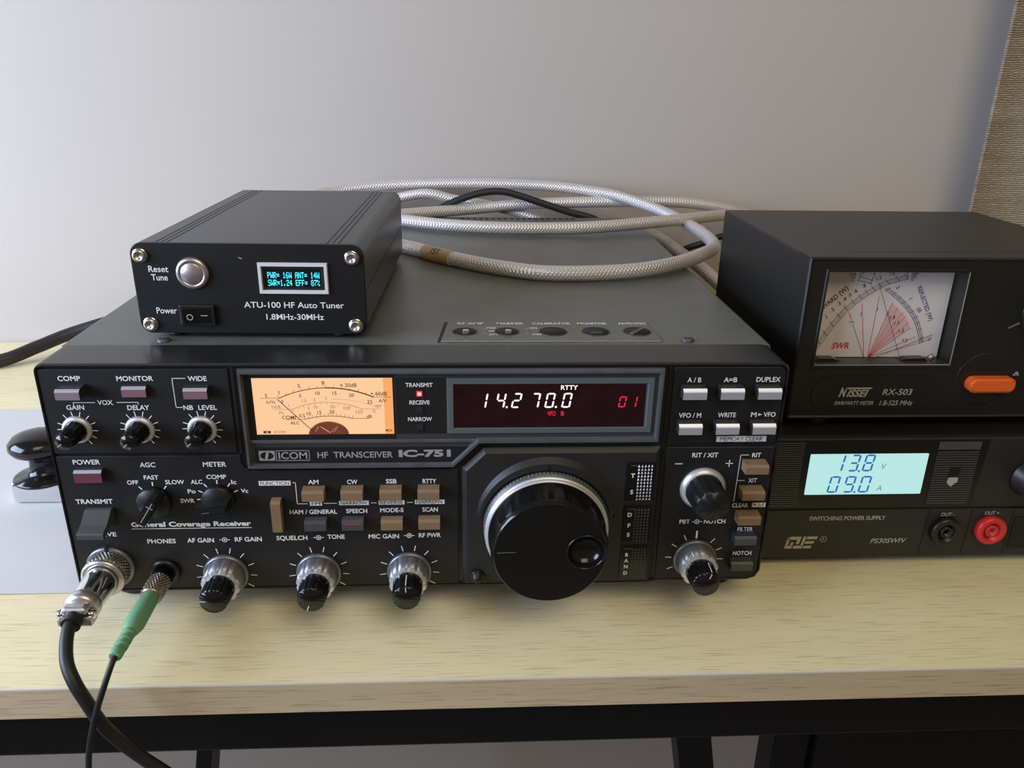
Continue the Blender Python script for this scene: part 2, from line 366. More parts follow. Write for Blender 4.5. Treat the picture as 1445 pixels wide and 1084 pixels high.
def thing(name, label, cat, loc, group=None):
    o = bpy.data.objects.new(name, None); o.empty_display_size = 0.02; COL.objects.link(o)
    o.location = (loc[0] / 1000, loc[1] / 1000, (loc[2] + DZ) / 1000)
    return tag(o, label, cat, group)
def tag(o, label, cat, group=None):
    o['label'] = label; o['category'] = cat
    if group: o['group'] = group
    return o
def structure(o): o['kind'] = 'structure'; return o
def rounded(x0, x1, z0, z1, r, n=5):
    p = []
    for cx, cz, a in ((x1 - r, z1 - r, 0), (x0 + r, z1 - r, 90), (x0 + r, z0 + r, 180), (x1 - r, z0 + r, 270)):
        for i in range(n + 1): t = R(a + 90 * i / n); p.append((cx + r * math.cos(t), cz + r * math.sin(t)))
    return p
def inset(poly, d):
    """shrink a counter-clockwise polygon by d"""
    n = len(poly); out = []
    ar = sum(poly[i][0] * poly[(i + 1) % n][1] - poly[(i + 1) % n][0] * poly[i][1] for i in range(n))
    if ar < 0: d = -d
    for i in range(n):
        a = Vector(poly[i - 1]); b = Vector(poly[i]); c = Vector(poly[(i + 1) % n])
        d1 = (b - a).normalized(); d2 = (c - b).normalized(); n1 = Vector((-d1.y, d1.x)); n2 = Vector((-d2.y, d2.x))
        m = (n1 + n2); m = m / max(m.length_squared / 2, 0.2)
        out.append((b.x + m.x * d, b.y + m.y * d))
    return out
def rim(mb, outer, w, y_front, y_back, key, slope=0.5):
    """a frame standing on a polygon: outer wall, bevelled crest, inner wall"""
    L = [(outer, y_back), (inset(outer, slope), y_front), (inset(outer, w - slope), y_front), (inset(outer, w), y_back)]
    n = len(outer); vs = []; fs = []
    for poly, y in L: vs += [(x, y, z) for x, z in poly]
    for k in range(3):
        for i in range(n): j = (i + 1) % n; fs.append([k * n + i, k * n + j, (k + 1) * n + j, (k + 1) * n + i])
    mb.add(vs, fs, key)

# ------------------------------------------------------------------ setting
WALLY = 392.0
structure(MB().box(-1600, 1600, WALLY, WALLY + 60, -764, 1700, 'wall').build('wall_back'))
structure(MB().box(-3000, 3000, -3000, WALLY + 60, -824, -764, 'floor').build('floor'))

# desk
desk = thing('desk', 'pale oak laminate desk on a black steel frame with everything standing on it', 'desk', (0, 170, -764))
ZT = -14.0; YF = -44.3
MB().box(-800, 800, YF + 0.6, WALLY - 2, ZT - 15, ZT, 'wood').build('tabletop', desk)
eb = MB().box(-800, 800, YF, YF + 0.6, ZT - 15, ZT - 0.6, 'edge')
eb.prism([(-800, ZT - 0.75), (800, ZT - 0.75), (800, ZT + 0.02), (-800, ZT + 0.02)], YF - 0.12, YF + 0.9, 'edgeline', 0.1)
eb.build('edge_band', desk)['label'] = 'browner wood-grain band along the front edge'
MB().box(-790, 790, -30, -5, -63.5, ZT - 15, 'frame', 1.5).build('frame_beam', desk)
MB().box(-790, 790, 350, 375, -63.5, ZT - 15, 'frame', 1.5).build('frame_beam', desk)
def leg(x0, x1, y, hw=12, z0=-764):
    X = Matrix(((1, 0, (x1 - x0) / (z0 + 63.5), x0 - (x1 - x0) / (z0 + 63.5) * -63.5), (0, 1, 0, 0), (0, 0, 1, 0), (0, 0, 0, 1)))
    return MB().box(-hw, hw, y, y + 25, z0, -60, 'frame', 1.0, X=X).build('leg', desk)
leg(146, 266, 102); leg(236, 236, 100); leg(-620, -700, 60); leg(-131, -251, 102, 5)
MB().box(252, 780, 98, 116, -330, -63.5, 'frame', 1.5).build('added_dark_panel', desk)  # dark panel added to keep the space under the right side dark

# sheet of paper
pm = MB(); nx, ny = 30, 22; vs = []; fs = []
for j in range(ny + 1):
    for i in range(nx + 1):
        x = -430 + (430 - 137) * i / nx; y = 18.5 + 219.5 * j / ny + (x + 137) * 0.006
        z = ZT + 0.25 + 0.5 * (0.5 + 0.5 * math.sin(x * 0.021 + y * 0.03)) * (1 if i < nx else 0)
        vs.append((x, y, z))
for j in range(ny):
    for i in range(nx):
        a = j * (nx + 1) + i; fs.append([a, a + 1, a + nx + 2, a + nx + 1])
tag(pm.add(vs, fs, 'paper', True).build('paper_sheet'), 'blank white sheet of paper lying on the desk under the telegraph key', 'paper')

# linen curtain
cm = MB(); n = 90; H0, H1 = -10.0, 640.0; vs = []; fs = []
path = []
for i in range(n + 1):
    t = i / n; x = 439 + 330 * t
    y = 352 - 26 * math.sin(t * 2.2 * PI) * (0.25 + t) + 5 * math.sin(t * 17)
    path.append((x, y))
back = [(x, y + 4) for x, y in path][::-1]
loop = path + back; m = len(loop); K = 26
for k in range(K + 1):
    z = H0 + (H1 - H0) * k / K
    vs += [(x, y, z) for x, y in loop]
for k in range(K):
    for i in range(m): j = (i + 1) % m; fs.append([k * m + i, k * m + j, (k + 1) * m + j, (k + 1) * m + i])
fs.append(list(range(m))[::-1]); fs.append([K * m + i for i in range(m)])
tag(cm.add(vs, fs, 'linen', True).build('curtain', autosmooth=50), 'beige coarsely woven linen curtain hanging at the right against the wall', 'curtain')

# ------------------------------------------------------------------ the transceiver
rad = thing('transceiver_radio', 'large black radio transceiver with an amber meter and lit frequency display on the desk', 'radio', (0, 170, -14))
FX, FZ = 152.5, 107.2
# front casting
fc = MB()
fp = [(-152.5, 4.0), (-152.3, 1.2), (-149.5, 0), (100.5, 0), (104.5, 0.9), (146.5, 0.9), (150.4, 2.2), (152.5, 6.0)] + [(152.5 - 4.5 + 4.5 * math.cos(R(a)), FZ - 4.5 + 4.5 * math.sin(R(a))) for a in (0, 18, 36, 54, 72, 90)] + [(-152.5 + 3.2 - 3.2 * math.cos(R(a)), FZ - 3.2 + 3.2 * math.sin(R(a))) for a in (90, 68, 45, 22, 0)]
fc.prism(fp, 0.9, 23.5, 'black')
rim(fc, fp, 1.5, -0.35, 0.9, 'black', 0.45)
# raised seams between the panels
for pts in ([(-75.6, 105.6), (-75.6, 67.5)], [(102.3, 105.6), (102.3, 1.5)]): fc.line(pts, 1.2, 0.55, 'deep')
fc.build('front_casting', rad)

def knob_ticks(mb, x, z, r0, r1, angs, w=0.36, y=-0.1, key='white'):
    for a in angs:
        c, s_ = math.cos(R(a)), math.sin(R(a)); mb.line([(x + r0 * c, z + r0 * s_), (x + r1 * c, z + r1 * s_)], w, y, key)
def target_sign(mb, x, z, y=-0.1):
    mb.ring(x, z, 0.85, 1.18, y, 'white', 24); mb.ring(x, z, 0, 0.42, y, 'white', 16); mb.line([(x - 2.2, z), (x - 0.8, z)], 0.3, y, 'white'); mb.line([(x + 0.8, z), (x + 2.2, z)], 0.3, y, 'white')
def tagbox(mb, t, x0, x1, z0, z1, y=-0.1, tw=None):
    mb.rect(x0, x1, z0, z1, y, 'white'); mb.text(t, (x0 + x1) / 2, (z0 + z1) / 2, (z1 - z0) * 0.74, y - 0.06, 'panel', w=tw or (x1 - x0) * 0.9, bold=0.0)
def well(mb, x0, x1, z0, z1, y=-0.06): mb.rect(x0, x1, z0, z1, y, 'deep')

# upper-left control panel
p = MB(); p.prism(rounded(-151.0, -76.9, 67.9, 105.0, 0.8, 2), 0, 1.0, 'panel', 0.25)
for t, x, z, w in (('COMP', -139.1, 101.2, 8.8), ('MONITOR', -113.6, 101.1, 14.3), ('WIDE', -89.2, 101.0, 7.4), ('VOX', -126.8, 90.8, 6.1), ('GAIN', -138.9, 88.7, 7.0), ('DELAY', -114.1, 88.5, 8.7), ('NB', -94.3, 88.4, 3.9), ('LEVEL', -86.6, 88.4, 7.4)): p.text(t, x, z, 2.0, -0.1, 'white', w)
p.line([(-139.3, 89.9), (-139.3, 90.8), (-130.9, 90.8)], 0.27, -0.1, 'white'); p.line([(-122.2, 90.8), (-113.9, 90.8), (-113.9, 89.9)], 0.27, -0.1, 'white')
p.line([(-94.0, 101.1), (-99.1, 101.1), (-99.1, 88.5), (-96.6, 88.5)], 0.27, -0.1, 'white')
for x in (-139.6, -114.7, -89.8): knob_ticks(p, x, 79.0, 5.9, 7.9, [-55, -30, -5 + 0, 22, 48, 74, 100 + 0, 126, 155 + 4, 180], 0.34)
for x0, x1 in ((-143.6, -132.6), (-119.2, -108.2), (-94.7, -83.7)): well(p, x0, x1, 93.6, 99.2)
p.build('upper_left_panel', rad)

# lower-left control panel
p = MB(); p.prism([(-151.0, 66.6), (-151.0, 2.2), (-149.8, 1.2), (14.6, 1.2), (14.6, 59.3), (-72.5, 59.3), (-74.5, 60.6), (-75.9, 63.0), (-75.9, 66.6)], 0, 1.0, 'panel', 0.25)
for t, x, z, h, w in (('POWER', -138.8, 64.1, 2.1, 11.0), ('AGC', -114.3, 62.6, 2.1, 6.4), ('FAST', -113.7, 56.7, 1.9, 6.0), ('OFF', -121.6, 54.4, 1.9, 4.6), ('SLOW', -104.3, 54.4, 1.9, 7.8), ('METER', -86.9, 62.6, 2.1, 9.6), ('COMP', -86.9, 56.7, 1.9, 8.2), ('ALC', -95.3, 54.4, 1.9, 4.8), ('Ic', -79.9, 54.2, 1.9, 2.1), ('Po', -97.9, 49.9, 1.9, 3.3), ('Vc', -75.9, 49.9, 1.9, 3.0), ('SWR', -100.2, 45.4, 1.9, 5.8), ('TRANSMIT', -138.8, 45.5, 2.1, 15.2), ('RECEIVE', -138.8, 29.4, 2.0, 13.0), ('PHONES', -113.8, 25.6, 2.1, 12.0), ('AF GAIN', -97.2, 25.8, 2.1, 11.4), ('RF GAIN', -76.8, 26.0, 2.1, 11.6), ('SQUELCH', -58.0, 26.4, 2.1, 13.3), ('TONE', -38.9, 26.7, 2.1, 7.4), ('MIC GAIN', -18.2, 26.6, 2.1, 13.2), ('RF PWR', 1.9, 26.9, 2.1, 9.6), ('AM', -46.8, 53.8, 2.0, 4.4), ('CW', -30.4, 53.7, 2.0, 4.4), ('SSB', -13.9, 53.8, 2.0, 4.5), ('RTTY', 2.3, 53.7, 2.0, 5.8), ('HAM / GENERAL', -47.8, 39.3, 2.0, 20.2), ('SPEECH', -29.3, 39.5, 2.0, 9.0), ('MODE-S', -14.2, 39.7, 2.0, 10.0), ('SCAN', 2.3, 39.8, 2.0, 6.7)): p.text(t, x, z, h, -0.1, 'white', w)
p.text('General Coverage Receiver', -100.1, 34.0, 2.2, -0.1, 'white', 50.6, bold=0.035); p.line([(-125.4, 31.9), (-74.9, 31.9)], 0.3, -0.1, 'white')
for x, z in ((-86.9, 25.9), (-46.5, 26.4), (-7.1, 26.8)): target_sign(p, x, z)
tagbox(p, 'FUNCTION', -69.6, -56.3, 52.3, 54.5); tagbox(p, 'FM', -49.0, -43.9, 42.3, 44.4, tw=3.6); tagbox(p, 'NARROW', -36.6, -23.9, 42.4, 44.5); tagbox(p, 'REVERSE', -19.7, -8.6, 42.4, 44.5); tagbox(p, 'NARROW', -4.2, 8.6, 42.5, 44.6)
p.line([(-55.4, 53.6), (-54.3, 53.6), (-54.3, 43.3), (-50.0, 43.3)], 0.27, -0.1, 'white')
for a, b in ((-43.0, -37.6), (-23.0, -20.6), (-7.6, -5.1)): p.line([(a, 43.4), (b, 43.4)], 0.27, -0.1, 'white')
for a in (130, 90, 52): knob_ticks(p, -113.6, 45.5, 7.3, 8.9, [a], 0.5)
knob_ticks(p, -86.9, 46.0, 7.5, 9.1, [180, 153, 127, 90, 55, 27], 0.5); p.line([(-97.2, 38.9), (-95.6, 38.9)], 0.5, -0.1, 'white')
for x in (-88.0, -47.5, -7.5): knob_ticks(p, x, 8.6, 10.6, 13.2, [-32, -5, 22, 50, 77, 104, 131, 160, 188], 0.36)
well(p, -144.2, -131.4, 55.2, 62.0); well(p, -143.4, -130.2, 33.5, 42.8); well(p, -66.0, -59.6, 30.4, 48.8)
for x0, x1, z0, z1 in ((-51.4, -41.0, 46.0, 52.2), (-35.2, -25.0, 46.2, 52.2), (-19.0, -8.8, 46.4, 52.2), (-3.0, 7.2, 46.3, 52.2), (-51.6, -41.2, 31.4, 37.0), (-35.8, -25.5, 31.4, 37.0), (-19.0, -8.8, 31.4, 37.0), (-3.0, 7.4, 31.4, 37.0)): well(p, x0, x1, z0, z1)
p.build('lower_left_panel', rad)

# upper-right panel
p = MB(); p.prism([(104.0, 105.2), (104.0, 70.4), (151.0, 70.4), (151.0, 102.6), (150.0, 104.6), (148.4, 105.2)], 0, 1.0, 'panel', 0.25)
for t, x, z, w in (('A / B', 112.5, 99.7, 5.9), ('A=B', 127.7, 99.7, 5.7), ('DUPLEX', 143.7, 99.8, 10.2), ('VFO / M', 112.2, 83.7, 9.5), ('WRITE', 128.0, 83.8, 7.7)): p.text(t, x, z, 2.05, -0.1, 'white', w)
p.text('M', 139.5, 83.9, 2.05, -0.1, 'white', 2.4); p.text('VFO', 146.3, 83.9, 2.05, -0.1, 'white', 5.2); p.flat([(141.4, 84.5), (141.4, 83.3), (143.2, 83.9)], -0.1, 'white')
tagbox(p, 'MEMORY CLEAR', 124.7, 146.4, 71.3, 73.9, tw=18.5)
UR = [(107.1, 97.0), (122.8, 97.0), (138.4, 97.0), (106.8, 81.1), (122.5, 81.1), (138.1, 81.1)]
for x, z in UR: well(p, x - 1.2, x + 10.3, z - 4.9, z + 1.6)
p.build('upper_right_panel', rad)

# lower-right panel
p = MB(); p.prism([(103.8, 68.7), (103.8, 1.6), (145.9, 1.6), (150.0, 2.9), (151.0, 6.0), (151.0, 68.7)], 0, 1.0, 'panel', 0.25)
for t, x, z, h, w in (('RIT / XIT', 120.7, 65.0, 2.1, 11.3), ('RIT', 143.2, 64.8, 2.0, 3.9), ('XIT', 143.0, 52.5, 2.0, 3.9), ('CLEAR', 139.0, 40.1, 2.0, 7.2), ('FILTER', 142.8, 27.8, 2.0, 7.0), ('NOTCH', 142.9, 15.2, 2.0, 8.5), ('PBT', 114.9, 32.1, 2.0, 4.7), ('NOTCH', 128.4, 32.0, 2.0, 9.6)): p.text(t, x, z, h, -0.1, 'white', w)
p.line([(108.1, 60.9), (111.1, 60.9)], 0.4, -0.1, 'white'); p.line([(130.2, 60.9), (133.2, 60.9)], 0.4, -0.1, 'white'); p.line([(131.7, 59.4), (131.7, 62.4)], 0.4, -0.1, 'white')
p.line([(139.8, 64.9), (136.3, 64.9), (135.8, 42.2)], 0.27, -0.1, 'white'); p.line([(136.0, 52.5), (139.4, 52.5)], 0.27, -0.1, 'white')
p.rect(144.3, 150.4, 39.1, 41.3, -0.1, 'white'); p.text('+', 145.6, 40.2, 1.6, -0.16, 'panel', 1.3); p.text('f', 149.2, 40.2, 1.7, -0.16, 'panel', 0.8); p.line([(146.8, 39.5), (147.55, 41.0), (148.3, 39.5), (146.8, 39.5)], 0.22, -0.16, 'panel')
target_sign(p, 120.4, 32.0); knob_ticks(p, 121.0, 13.0, 10.5, 13.2, [-28, -3, 23, 50, 115, 145, 177, 205], 0.36); p.line([(121, 23.6), (121, 27.0)], 0.8, -0.1, 'white')
RB = [(137.2, 62.2), (137.2, 49.5), (137.0, 37.1), (136.8, 26.2), (136.8, 12.8)]
for x, z in RB: well(p, x - 1.1, x + 10.4, z - 4.6, z + 1.6)
p.build('lower_right_panel', rad)

# dial panel
p = MB(); dp = [(16.2, 1.2), (101.0, 1.2), (101.0, 69.4), (25.4, 69.4), (16.2, 60.0)]
p.prism(dp, -2.0, 1.0, 'dialblack', 2.0)
DXc, DZc = 52.7, 32.0
# hood cast over the dial: thick at the top, fading to the sides
n = 48; vs = []; fs = []
for i in range(n + 1):
    a = R(8 + 164 * i / n); k = max(0.0, math.sin(PI * i / n)) ** 0.8; c, s_ = math.cos(a), math.sin(a)
    for r, y in ((28.4, -2.0), (28.6, -2.0 - 2.6 * k), (29.4 + 2.2 * k, -2.0 - 2.6 * k), (30.4 + 3.4 * k, -2.0)): vs.append((DXc + r * c, y, DZc + r * s_))
    if i:
        b = 4 * i
        for q in range(3): fs.append([b - 4 + q, b + q, b + q + 1, b - 4 + q + 1])
p.add(vs, fs, 'dialblack', False); p.box(52.1, 53.5, -4.75, -4.4, 60.7, 63.4, 'deep', 0.1)
p.build('dial_panel', rad)

# display bezel
B = MB(); bp_ = [(-73.2, 61.0), (12.9, 61.0), (23.8, 72.0), (99.6, 72.0), (99.9, 105.2), (-73.2, 105.2)]
B.prism(bp_, -0.3, 0.9, 'bezelin'); rim(B, bp_, 2.2, -2.6, -0.3, 'bezel', 0.6)
B.box(-70.8, 97.4, -1.2, -0.3, 72.4, 73.9, 'bezel', 0.3)
B.rect(-71, -10.9, 73.9, 103.2, -0.34, 'panel')
bez = B.build('display_bezel', rad)
# name strip
p = MB(); p.prism([(-69.3, 62.7), (12.2, 62.7), (20.0, 70.6), (-69.3, 70.6)], -0.75, -0.3, 'strip', 0.15)
y = -0.85; p.rect(-68.0, -61.5, 64.5, 69.0, y, 'stripprint')
vs = [(-64.75 + 2.7 * math.cos(R(a)), 66.75 + 1.75 * math.sin(R(a))) for a in range(0, 360, 15)]; p.flat(vs, y - 0.06, 'strip')
p.flat([(-65.7, 65.1), (-64.6, 65.1), (-63.8, 68.4), (-64.9, 68.4)], y - 0.12, 'stripprint')
for q in ([(-60.9, 64.5), (-47.3, 64.5), (-47.3, 69.0), (-60.9, 69.0), (-60.9, 64.5)],): p.line(q, 0.28, y, 'stripprint')
p.text('ICOM', -54.1, 66.75, 3.0, y, 'stripprint', 11.8, bold=0.015)
p.text('HF  TRANSCEIVER', -28.3, 66.9, 2.7, y, 'stripprint', 31.3, bold=0.015)
p.text('IC-751', 0.7, 67.3, 2.9, y, 'stripprint', 21.8, bold=0.05)
p.build('name_strip', rad)

# signal meter
mx0, mx1, mz0, mz1 = -67.9, -11.7, 76.3, 101.2
def MU(u, v): return (mx0 + (mx1 - mx0) * u, mz1 - (mz1 - mz0) * v)
p = MB(); p.rect(mx0, mx1, mz0, mz1, -0.45, 'amber'); p.rect(MU(.935, 0)[0], mx1, mz0, mz1, -0.5, 'amber2')
ym = -0.55
def arc_pts(a, b, c, n=24):
    """circle through three (u,v) points on the meter"""
    A, Bq, Cq = (Vector(MU(*q)) for q in (a, b, c))
    d = 2 * (A.x * (Bq.y - Cq.y) + Bq.x * (Cq.y - A.y) + Cq.x * (A.y - Bq.y))
    ux = (A.length_squared * (Bq.y - Cq.y) + Bq.length_squared * (Cq.y - A.y) + Cq.length_squared * (A.y - Bq.y)) / d
    uz = (A.length_squared * (Cq.x - Bq.x) + Bq.length_squared * (A.x - Cq.x) + Cq.length_squared * (Bq.x - A.x)) / d
    r = (A - Vector((ux, uz))).length; a0 = math.atan2(A.y - uz, A.x - ux); a1 = math.atan2(Cq.y - uz, Cq.x - ux)
    return [(ux + r * math.cos(a0 + (a1 - a0) * i / n), uz + r * math.sin(a0 + (a1 - a0) * i / n)) for i in range(n + 1)], (ux, uz, r, a0, a1)
for (a, b, c, wl, wr, key, w) in (((.186, .348), (.515, .17), (.858, .334), .05, .985, 'scaleink', .34), ((.271, .545), (.54, .425), (.772, .545), .138, .905, 'scaleink2', .24), ((.357, .727), (.535, .67), (.70, .715), .22, .82, 'scaleink', .26)):
    pts, (cx, cz, r, a0, a1) = arc_pts(a, b, c); p.line(pts, w, ym, key)
    p.line([MU(wl, a[1]), pts[0]], 0.2, ym, key); p.line([pts[-1], MU(wr, c[1])], 0.2, ym, key)
    for i in range(0, 13):
        an = a0 + (a1 - a0) * i / 12; l = 0.9 if i % 2 else 1.3; sg = 1 if key != 'scaleink2' else -1
        p.line([(cx + r * math.cos(an), cz + r * math.sin(an)), (cx + (r + sg * l) * math.cos(an), cz + (r + sg * l) * math.sin(an))], 0.16, ym, key)
    if w > .3: p.line(pts[12:], 0.5, ym, key)
pts, _ = arc_pts((.56, .37), (.72, .40), (.86, .49)); p.line(pts, 0.14, ym, 'scaleink2'); p.line([pts[-1], MU(.915, .495)], 0.14, ym, 'scaleink2')
for t, u, v, h, key in (('S', .094, .30, 1.5, 'scaleink'), ('Ic/Vc', .125, .415, 1.3, 'scaleink'), ('SWR', .158, .505, 1.3, 'scaleink2'), ('Po', .192, .605, 1.3, 'scaleink2'), ('COMP', .247, .69, 1.5, 'scaleink'), ('ALC', .282, .79, 1.4, 'scaleink'), ('1', .188, .25, 1.6, 'scaleink'), ('5', .333, .135, 1.6, 'scaleink'), ('9', .505, .09, 1.8, 'scaleink'), ('+ 20dB', .685, .125, 1.6, 'scaleink'), ('+ 60dB', .90, .275, 1.6, 'scaleink'), ('A/V', .925, .40, 1.4, 'scaleink'), ('0', .205, .41, 1.3, 'scaleink'), ('5', .336, .305, 1.4, 'scaleink'), ('10', .462, .262, 1.5, 'scaleink'), ('15', .583, .262, 1.5, 'scaleink'), ('20', .703, .30, 1.5, 'scaleink'), ('25', .832, .42, 1.6, 'scaleink'), ('1', .248, .475, 1.3, 'scaleink2'), ('1.5', .36, .395, 1.3, 'scaleink2'), ('2', .436, .375, 1.3, 'scaleink2'), ('3', .52, .355, 1.3, 'scaleink2'), ('5', .388, .53, 1.3, 'scaleink2'), ('10', .44, .51, 1.3, 'scaleink2'), ('50', .562, .505, 1.4, 'scaleink2'), ('100', .665, .53, 1.4, 'scaleink2'), ('150', .752, .60, 1.5, 'scaleink2'), ('%', .86, .585, 1.3, 'scaleink2'), ('SET', .893, .50, 1.2, 'scaleink2'), ('0.5', .338, .66, 1.4, 'scaleink'), ('10', .387, .625, 1.5, 'scaleink'), ('15', .464, .605, 1.5, 'scaleink'), ('20', .555, .595, 1.5, 'scaleink'), ('dB', .823, .68, 1.4, 'scaleink'), ('M36', .962, .935, 1.1, 'scaleink')):
    x, z = MU(u, v); p.text(t, x, z, h, ym - 0.02, key, bold=0.012)
x, z = MU(.075, .955); p.rect(x - 1.5, x + 1.5, z - .55, z + .55, ym, 'scaleink'); p.rect(x - .3, x + .3, z - .3, z + .3, ym - .05, 'amber'); x, z = MU(.165, .955); p.text('ICOM', x, z, 1.0, ym, 'scaleink', 4.6, bold=0)
met = p.build('signal_meter', rad); met['label'] = 'backlit amber signal meter'
hx, hz = MU(.522, 1.0)[0], mz0
p = MB(); hp = [(hx + 8.2 * math.cos(R(a)), hz + 5.8 * math.sin(R(a))) for a in range(0, 181, 9)]
p.prism(hp, -1.0, -0.5, 'hub', 0.2)
p.line([(hx - 5.5, hz + 1.0), (hx - 4.0, hz + 3.6)], 0.7, -1.06, 'hub2'); p.line([(hx - 3.0, hz + 3.6), (hx + 0.6, hz + 1.0)], 0.2, -1.06, 'amber'); p.line([(hx + 1.0, hz + 1.2), (hx + 4.0, hz + 3.8)], 0.6, -1.06, 'hub2'); p.line([(hx + 2.2, hz + 1.2), (hx + 3.4, hz + 2.6)], 0.5, -1.06, 'hub2')
p.build('meter_hub', met)
p = MB(); a, b = MU(.175, .36), MU(.42, .955); p.line([a, b], 0.34, -1.2, 'scaleink'); p.box(b[0] - .3, b[0] + .3, -1.25, -0.5, b[1] - .3, b[1] + .3, 'scaleink'); p.build('needle', met)

# indicator lamps
p = MB(); p.prism([(-10.7, 76.3), (9.7, 76.3), (9.7, 101.2), (-10.7, 101.2)], -0.5, -0.3, 'panel', 0.1)
for t, z, w in (('TRANSMIT', 98.1, 11.0), ('RECEIVE', 90.4, 8.2), ('NARROW', 82.9, 9.8)): p.text(t, -0.9, z, 1.7, -0.6, 'white', w)
ind = p.build('indicator_panel', rad)
for z, lit in ((94.3, 1), (86.9, 0), (79.3, 0)):
    q = MB(); q.box(-2.5, 0.8, -0.75, -0.4, z - 1.6, z + 1.6, 'deep', 0.1); q.box(-2.1, 0.4, -1.0, -0.5, z - 1.25, z + 1.25, 'ledred' if lit else 'ledoff', 0.2)
    if lit: q.box(-1.6, -0.1, -1.1, -0.9, z - 0.7, z + 0.7, 'ledcore', 0.1)
    o = q.build('indicator_lamp', ind)
    if lit: o['label'] = 'lit red transmit lamp'

# frequency display
p = MB(); p.prism([(10.4, 76.2), (96.0, 76.2), (96.0, 101.0), (10.4, 101.0)], -0.55, -0.3, 'framegrey', 0.1)
rim(p, [(10.4, 76.2), (96.0, 76.2), (96.0, 101.0), (10.4, 101.0)], 2.7, -1.0, -0.55, 'framegrey', 0.3)
p.rect(13.0, 92.6, 78.7, 99.7, -0.62, 'disp')
dis = p.build('frequency_display', rad); dis['label'] = 'dark red window with lit digits'
q = MB(); yd = -0.75
for ch, x in (('1', 25.0), ('4', 32.5), ('2', 39.0), ('7', 46.7), ('0', 52.8), ('0', 59.8)): q.seg7(ch, x, 91.1, 3.7, 6.7, yd, 'digit', 0.72, 0.17, gap=0.2)
for x in (34.9, 55.3): q.rect(x - .4, x + .4, 87.75, 88.55, yd, 'digit')
q.text('RTTY', 60.6, 96.8, 1.9, yd, 'digit', 7.0)
q.build('frequency_digits', dis)
for tx, x, w_ in (('VFO', 53.6, 3.5), ('B', 58.2, 1.3)):
    q = MB(); q.text(tx, x, 85.2, 1.9, yd, 'reddigit', w_, bold=.02); q.build('mode_letters', dis)
q = MB(); q.seg7('0', 83.0, 90.3, 3.0, 5.0, yd, 'reddigit', 0.6, 0.15); q.seg7('1', 87.6, 90.3, 3.0, 5.0, yd, 'reddigit', 0.6, 0.15)
q.build('channel_digits', dis)

# push buttons
def button(x0, x1, z0, z1, out, face, hood='hood', bev=0.7, name='push_button', label=None, inner=None, crest=None):
    b = MB()
    X = x1 - x0
    # wedge-nosed key: top slopes forward to a bevel (highlight painted in where crest is given), then a flat face
    prof = [(0, z1 + 0.7), (-out + 1.1, z1 + 0.35), (-out + 0.15, z1 - bev * 0.55), (-out, z1 - bev), (-out, z0 + 0.1), (-out + 0.1, z0), (0, z0)]
    vs = [(x, yy, zz) for x in (x0, x1) for yy, zz in prof]; n = len(prof)
    def strip(i): return [i, i + 1, n + i + 1, n + i]
    b.add(vs, [strip(0)], hood); b.add(vs, [strip(1), strip(2)], crest or face); b.add(vs, [strip(3), strip(4)], face); b.add(vs, [strip(5), [6, 0, n, n + 6]], hood)
    b.add(vs, [list(range(n))[::-1], [n + i for i in range(n)]], hood)
    if inner: b.rect(x0 + 1.0, x1 - 1.0, z1 - 1.15, z1 - 0.75, -out - 0.05, inner)
    o = b.build(name, rad)
    if label: o['label'] = label
    return o
button(-142.8, -133.4, 94.2, 98.2, 6.0, 'mauve', label='mauve-grey button under COMP', crest='crest'); button(-118.8, -109.3, 93.8, 97.8, 2.2, 'mauve2', label='dusky pink button under MONITOR', crest='crest'); button(-94.2, -84.8, 93.6, 97.7, 4.0, 'mauve2', label='dusky pink button under WIDE', crest='crest'); button(-143.6, -132.4, 55.8, 61.0, 3.0, 'maroon', label='maroon POWER button', crest='crest')
for x, z in ((-51.1, 51.3), (-34.9, 51.4), (-18.6, 51.4), (-2.6, 51.4)): button(x, x + 9.2, z - 4.3, z, 5.0, 'tan', 'tan')
for x, z, f in ((-51.4, 36.1, 'greybtn'), (-35.5, 36.2, 'greybtn'), (-18.8, 36.1, 'tan'), (-2.7, 36.2, 'tan')): button(x, x + 9.3, z - 4.2, z, 4.0, f, f, inner='redline' if x == -35.5 else None)
button(-64.8, -60.7, 31.6, 45.9, 4.0, 'tan', 'tan', label='tall narrow FUNCTION button')
for x, z in UR: button(x, x + 9.9, z - 4.3, z, 5.0, 'silverbtn', 'hood', 1.1, crest='btnglint')
for i, (x, z) in enumerate(RB): button(x, x + 10.0, z - 3.8, z, 6.0 if i < 3 else 5.0, 'tan' if i < 3 else 'greybtn', 'tan' if i < 3 else 'hood')

# touch switches beside the dial
for z0, z1, letters in ((44.0, 63.1, (('T', 56.8), ('S', 48.8))), (23.4, 41.8, (('D', 37.5), ('F', 32.1), ('S', 27.4))), (4.0, 21.6, (('B', 17.0), ('A', 13.9), ('N', 10.7), ('D', 7.4)))):
    t = MB(); t.box(86.6, 99.3, -2.7, -1.9, z0, z1, 'gloss', 0.3); t.line([(88.3, z1 - 1.5), (91.7, z1 - 1.5)], 0.25, -2.76, 'faint')
    for ch, z in letters: t.text(ch, 89.4, z, 1.9 if len(letters) < 4 else 1.7, -2.78, 'white', bold=0.03)
    rows = 11
    for r in range(rows):
        for c in range(5):
            x = 91.9 + c * 1.4; z = z1 - 1.8 - r * (z1 - z0 - 3.2) / (rows - 1)
            t.add([(x - .55, -2.7, z - .62), (x + .55, -2.7, z - .62), (x, -2.7, z + .6), (x, -3.3, z - .1)], [[0, 1, 3], [1, 2, 3], [2, 0, 3]], 'smoke' if z0 < 44 else 'silver')
    t.build('touch_switch', rad)

